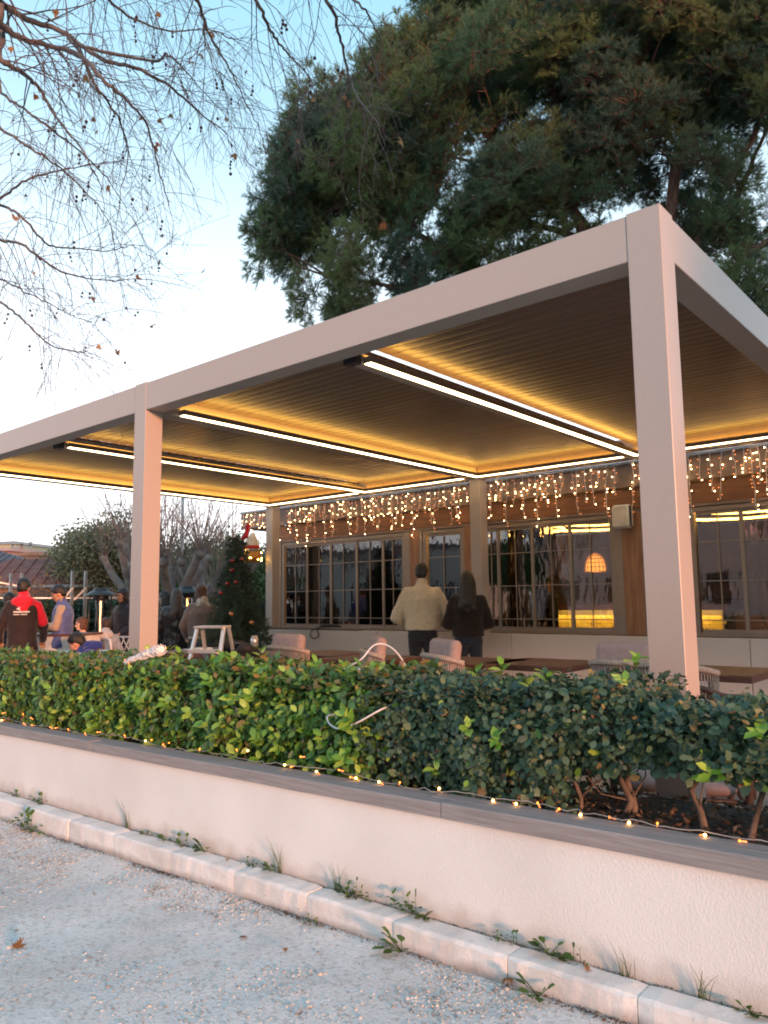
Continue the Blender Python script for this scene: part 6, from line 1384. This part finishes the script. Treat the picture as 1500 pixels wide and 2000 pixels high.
# printed marks between the shoulders: emblem and two short lines
q = MB(); random.seed(2)
def backm(x, z, w_, h_): 
    h = z-.92; y = -.005-.168-.012; p0 = upA(h, x, y); q.box((p0[0], p0[1]-.003, p0[2]), (p0[0]+w_, p0[1]+.02, p0[2]+h_))
for x in np.arange(-.12, .07, .017): backm(x, 1.300, .013, .020)
for x in list(np.arange(-.12, -.05, .013))+list(np.arange(-.03, .05, .014)): backm(x, 1.268, .009, .014)
for i in range(5): backm(-.085+i*.011, 1.345-.004*i, .010, .012+.010*i)
q.build('printed_mark', mat('print_white', (.7, .68, .68), .7), pA)
ps(18, 1160, 12.4, 'person in a navy jacket mostly hidden behind the red hooded man', None, 0.0, skc=sk2, hairc=hb, top=cloth('navy_cloth', (.02, .028, .05)), bot=black, hair='crop', bulk=1.1, wide=1.1)
# man in the blue vest with phone
pB, upB, HB, kB = ps(124, 1146, 12.2, 'man in a blue quilted vest over a beige sweater looking down at a phone', LEFT+R(14), 0.0, skc=(.50, .24, .15), hairc=hb, top=cloth('beige_knit', (.42, .31, .24), .95, .9, 60, .25, 0, .3, 120), vest=cloth('blue_vest', (.075, .10, .27), .6, .35, 30), bot=cloth('brown_trousers', (.028, .020, .016)), hair='short', head=(24, 6), hem=.80, bulk=1.06, collar=1, eL=(-.24, .06, 1.12), hL=(-.08, .32, 1.16), eR=(.24, .04, 1.12), hR=(.06, .32, 1.15))
ph = MB(); ph.box((-.036, -.005, -.075), (.036, .004, .075), bev=.003); o = ph.build('phone', mat('phone_case', (.7, .68, .68), .3)); a_ = LEFT+R(14); c_ = np.array(pB.location)+rot_z(np.array([-.01, .41, 1.19])*kB, a_); o.location = c_; o.rotation_euler = (R(-50), 0, a_); tag(o, 'white phone held by the man in the blue vest', 'phone')
q = MB(); 
for z in np.arange(.08, .5, .065):      # quilting seams of the vest
    th = np.linspace(0, 2*math.pi, 40); rx = .205*1.07; ry = .14*1.09*1.06; q.tube([tuple(upB(z, rx*math.cos(a), ry*math.sin(a)-.005)) for a in th], .003, 4)
q.build('quilt_seams', cloth('seam_blue', (.07, .09, .20)), pB)
# man bent over in the royal blue hoodie
p = dist(242, 1275, 10.9); pos = (p[0], p[1]); blue = cloth('royal_blue', (.025, .05, .28), .85)
person('man in a royal blue hoodie bent far forward over the low white table', pos, 1.72, LEFT+R(4), (.50, .24, .16), hb, blue, black, lean=66, sit=True, head=(8, 0), eL=(-.20, .55, .62), hL=(-.12, .66, .42), eR=(.20, .55, .62), hR=(.12, .66, .42), hair='short', hood=cloth('royal_blue_dark', (.018, .035, .20)), seat=.43, beard=True, z0=0.0, bulk=1.05)
st_ = MB(); st_.lathe([(0, .0), (.17, .0), (.14, .36), (.17, .43), (0, .43)], n=16); o = st_.build('stool', M['ppost']); o.location = (pos[0], pos[1], 0); tag(o, 'white stool under the man in the royal blue hoodie', 'stool')
# seated girl and boy
for (u, v, D, lab, fc, tp, hr, hrs, hd_, sk_) in [(172, 1205, 13.4, 'brown haired girl in a white top sitting side on behind the blue hoodie man', LEFT+R(25), cloth('white_top', (.60, .54, .52)), hau, 'bob', (4, 10), sk3), (207, 1205, 12.6, 'boy in a grey and white hoodie sitting with his back turned', None, cloth('grey_hoodie', (.34, .36, .42)), hbr, 'crop', (10, 10), sk1)]:
    p = dist(u, v, D); sH = 1.5; fz = AW(p) if fc is None else fc; top_z = (.46+.09+.56+.30)*sH/1.75
    person(lab, (p[0], p[1]), sH*(p[2]/top_z) if .8 < p[2]/top_z < 1.2 else sH, fz, sk_, hr, tp, jeans, lean=8, sit=True, head=hd_, hair=hrs, hood=cloth('pale_hood', (.50, .46, .46)) if fc is None else None, eL=(-.25, .05, .80), hL=(-.15, .28, .74), eR=(.25, .05, .80), hR=(.15, .28, .74), z0=0)
    st_ = MB(); st_.box((-.2, -.2, .40), (.2, .2, .43), bev=.01)
    for sx in (-1, 1):
        for sy in (-1, 1): st_.tube([(sx*.17, sy*.17, .40), (sx*.2, sy*.2, 0)], .016, 6)
    o = st_.build('stool', M['ppost']); o.location = (p[0], p[1], 0); o.rotation_euler = (0, 0, fz); tag(o, 'white stool under the seated '+('boy in the grey hoodie' if fc is None else 'girl in the white top'), 'stool')
# behind the front post
ps(243, 1153, 13.6, 'person in a navy padded coat half hidden behind the front post', LEFT+R(60), 0.0, skc=sk2, hairc=hb, top=cloth('navy_coat', (.014, .016, .03), .6), bot=black, hair='bob', head=(10, 0), coat_len=.62, bulk=1.12, hood=cloth('navy_hood', (.014, .016, .03)), eL=(-.30, .05, 1.08), hL=(-.24, .26, .98), eR=(.30, .05, 1.08), hR=(.2, .26, .98))
ps(324, 1158, 14.2, 'dark haired woman facing the camera between the post and the leather coat', R(118), 0.0, skc=sk3, hairc=hb, top=cloth('brown_bag_coat', (.10, .075, .06)), bot=black, hair='long', head=(6, 0), eL=(-.26, .02, 1.08), hL=(-.2, .1, .84), eR=(.26, .02, 1.08), hR=(.2, .1, .84))
leather = cloth('black_leather', (.014, .013, .014), .32, .25, 25, .2, .3, 0)
ps(345, 1154, 13.0, 'woman in a long black leather coat with lightened hair ends seen from behind', None, 0.0, skc=sk3, hairc=mat('hair_ombre', (.05, .035, .03), .45, 0, .4, 60, .6, 180, stretch=(1, 1, .3)), top=leather, bot=black, hair='long', head=(4, 8), coat_len=.42, bulk=1.12, wide=1.05, eL=(-.30, .02, 1.06), hL=(-.22, .20, .86), eR=(.30, .02, 1.06), hR=(.22, .22, .90))
she = cloth('brown_suede', (.20, .145, .125), .9, .3, 50)
pC, upC, HC, kC = ps(396, 1146, 12.4, 'person with auburn hair in a brown shearling jacket and blue jeans', R(60), 0.0, skc=sk3, hairc=hau, top=she, bot=cloth('blue_jeans', (.07, .12, .19), .9), hair='bob', head=(4, -50), hem=.88, bulk=1.18, wide=1.05, eL=(-.31, .03, 1.10), hL=(-.24, .2, .92), eR=(.31, .03, 1.10), hR=(.2, .24, .95))
q = MB(); q.cap(upC(.56, 0, 0), upC(.60, 0, .0), .108, .10); q.cap(upC(.50, -.08, -.07), upC(.50, .08, -.07), .055, .055); remesh(q.build('shearling_collar', cloth('shearling', (.50, .42, .36), .95, 1, 60), pC), .014, 2, .02, .03)
q = MB(); q.sect([tuple(upC(-.04, 0, -.005))+(.235, .172), tuple(upC(.0, 0, -.005))+(.238, .174)]); remesh(q.build('shearling_hem', cloth('shearling2', (.45, .38, .33), .95, 1, 60), pC), .014, 2)
# two figures inside the cafe
for (u, v, Y_, lab, c) in [(1068, 1128, 10.6, 'dark silhouetted customer inside the cafe left of the glowing bar', (.012, .012, .014)), (625, 1168, 10.4, 'dark silhouetted customer inside behind the leftmost windows', (.02, .018, .02))]:
    p = un(u, v, 1, Y_); person(lab, (p[0], p[1]), p[2]-.1, R(160), sk2, hb, cloth('inside_cloth', c), black, hair='short', z0=.1, eL=(-.27, .1, 1.08), hL=(-.15, .3, 1.0), eR=(.27, .1, 1.08), hR=(.15, .3, 1.0))
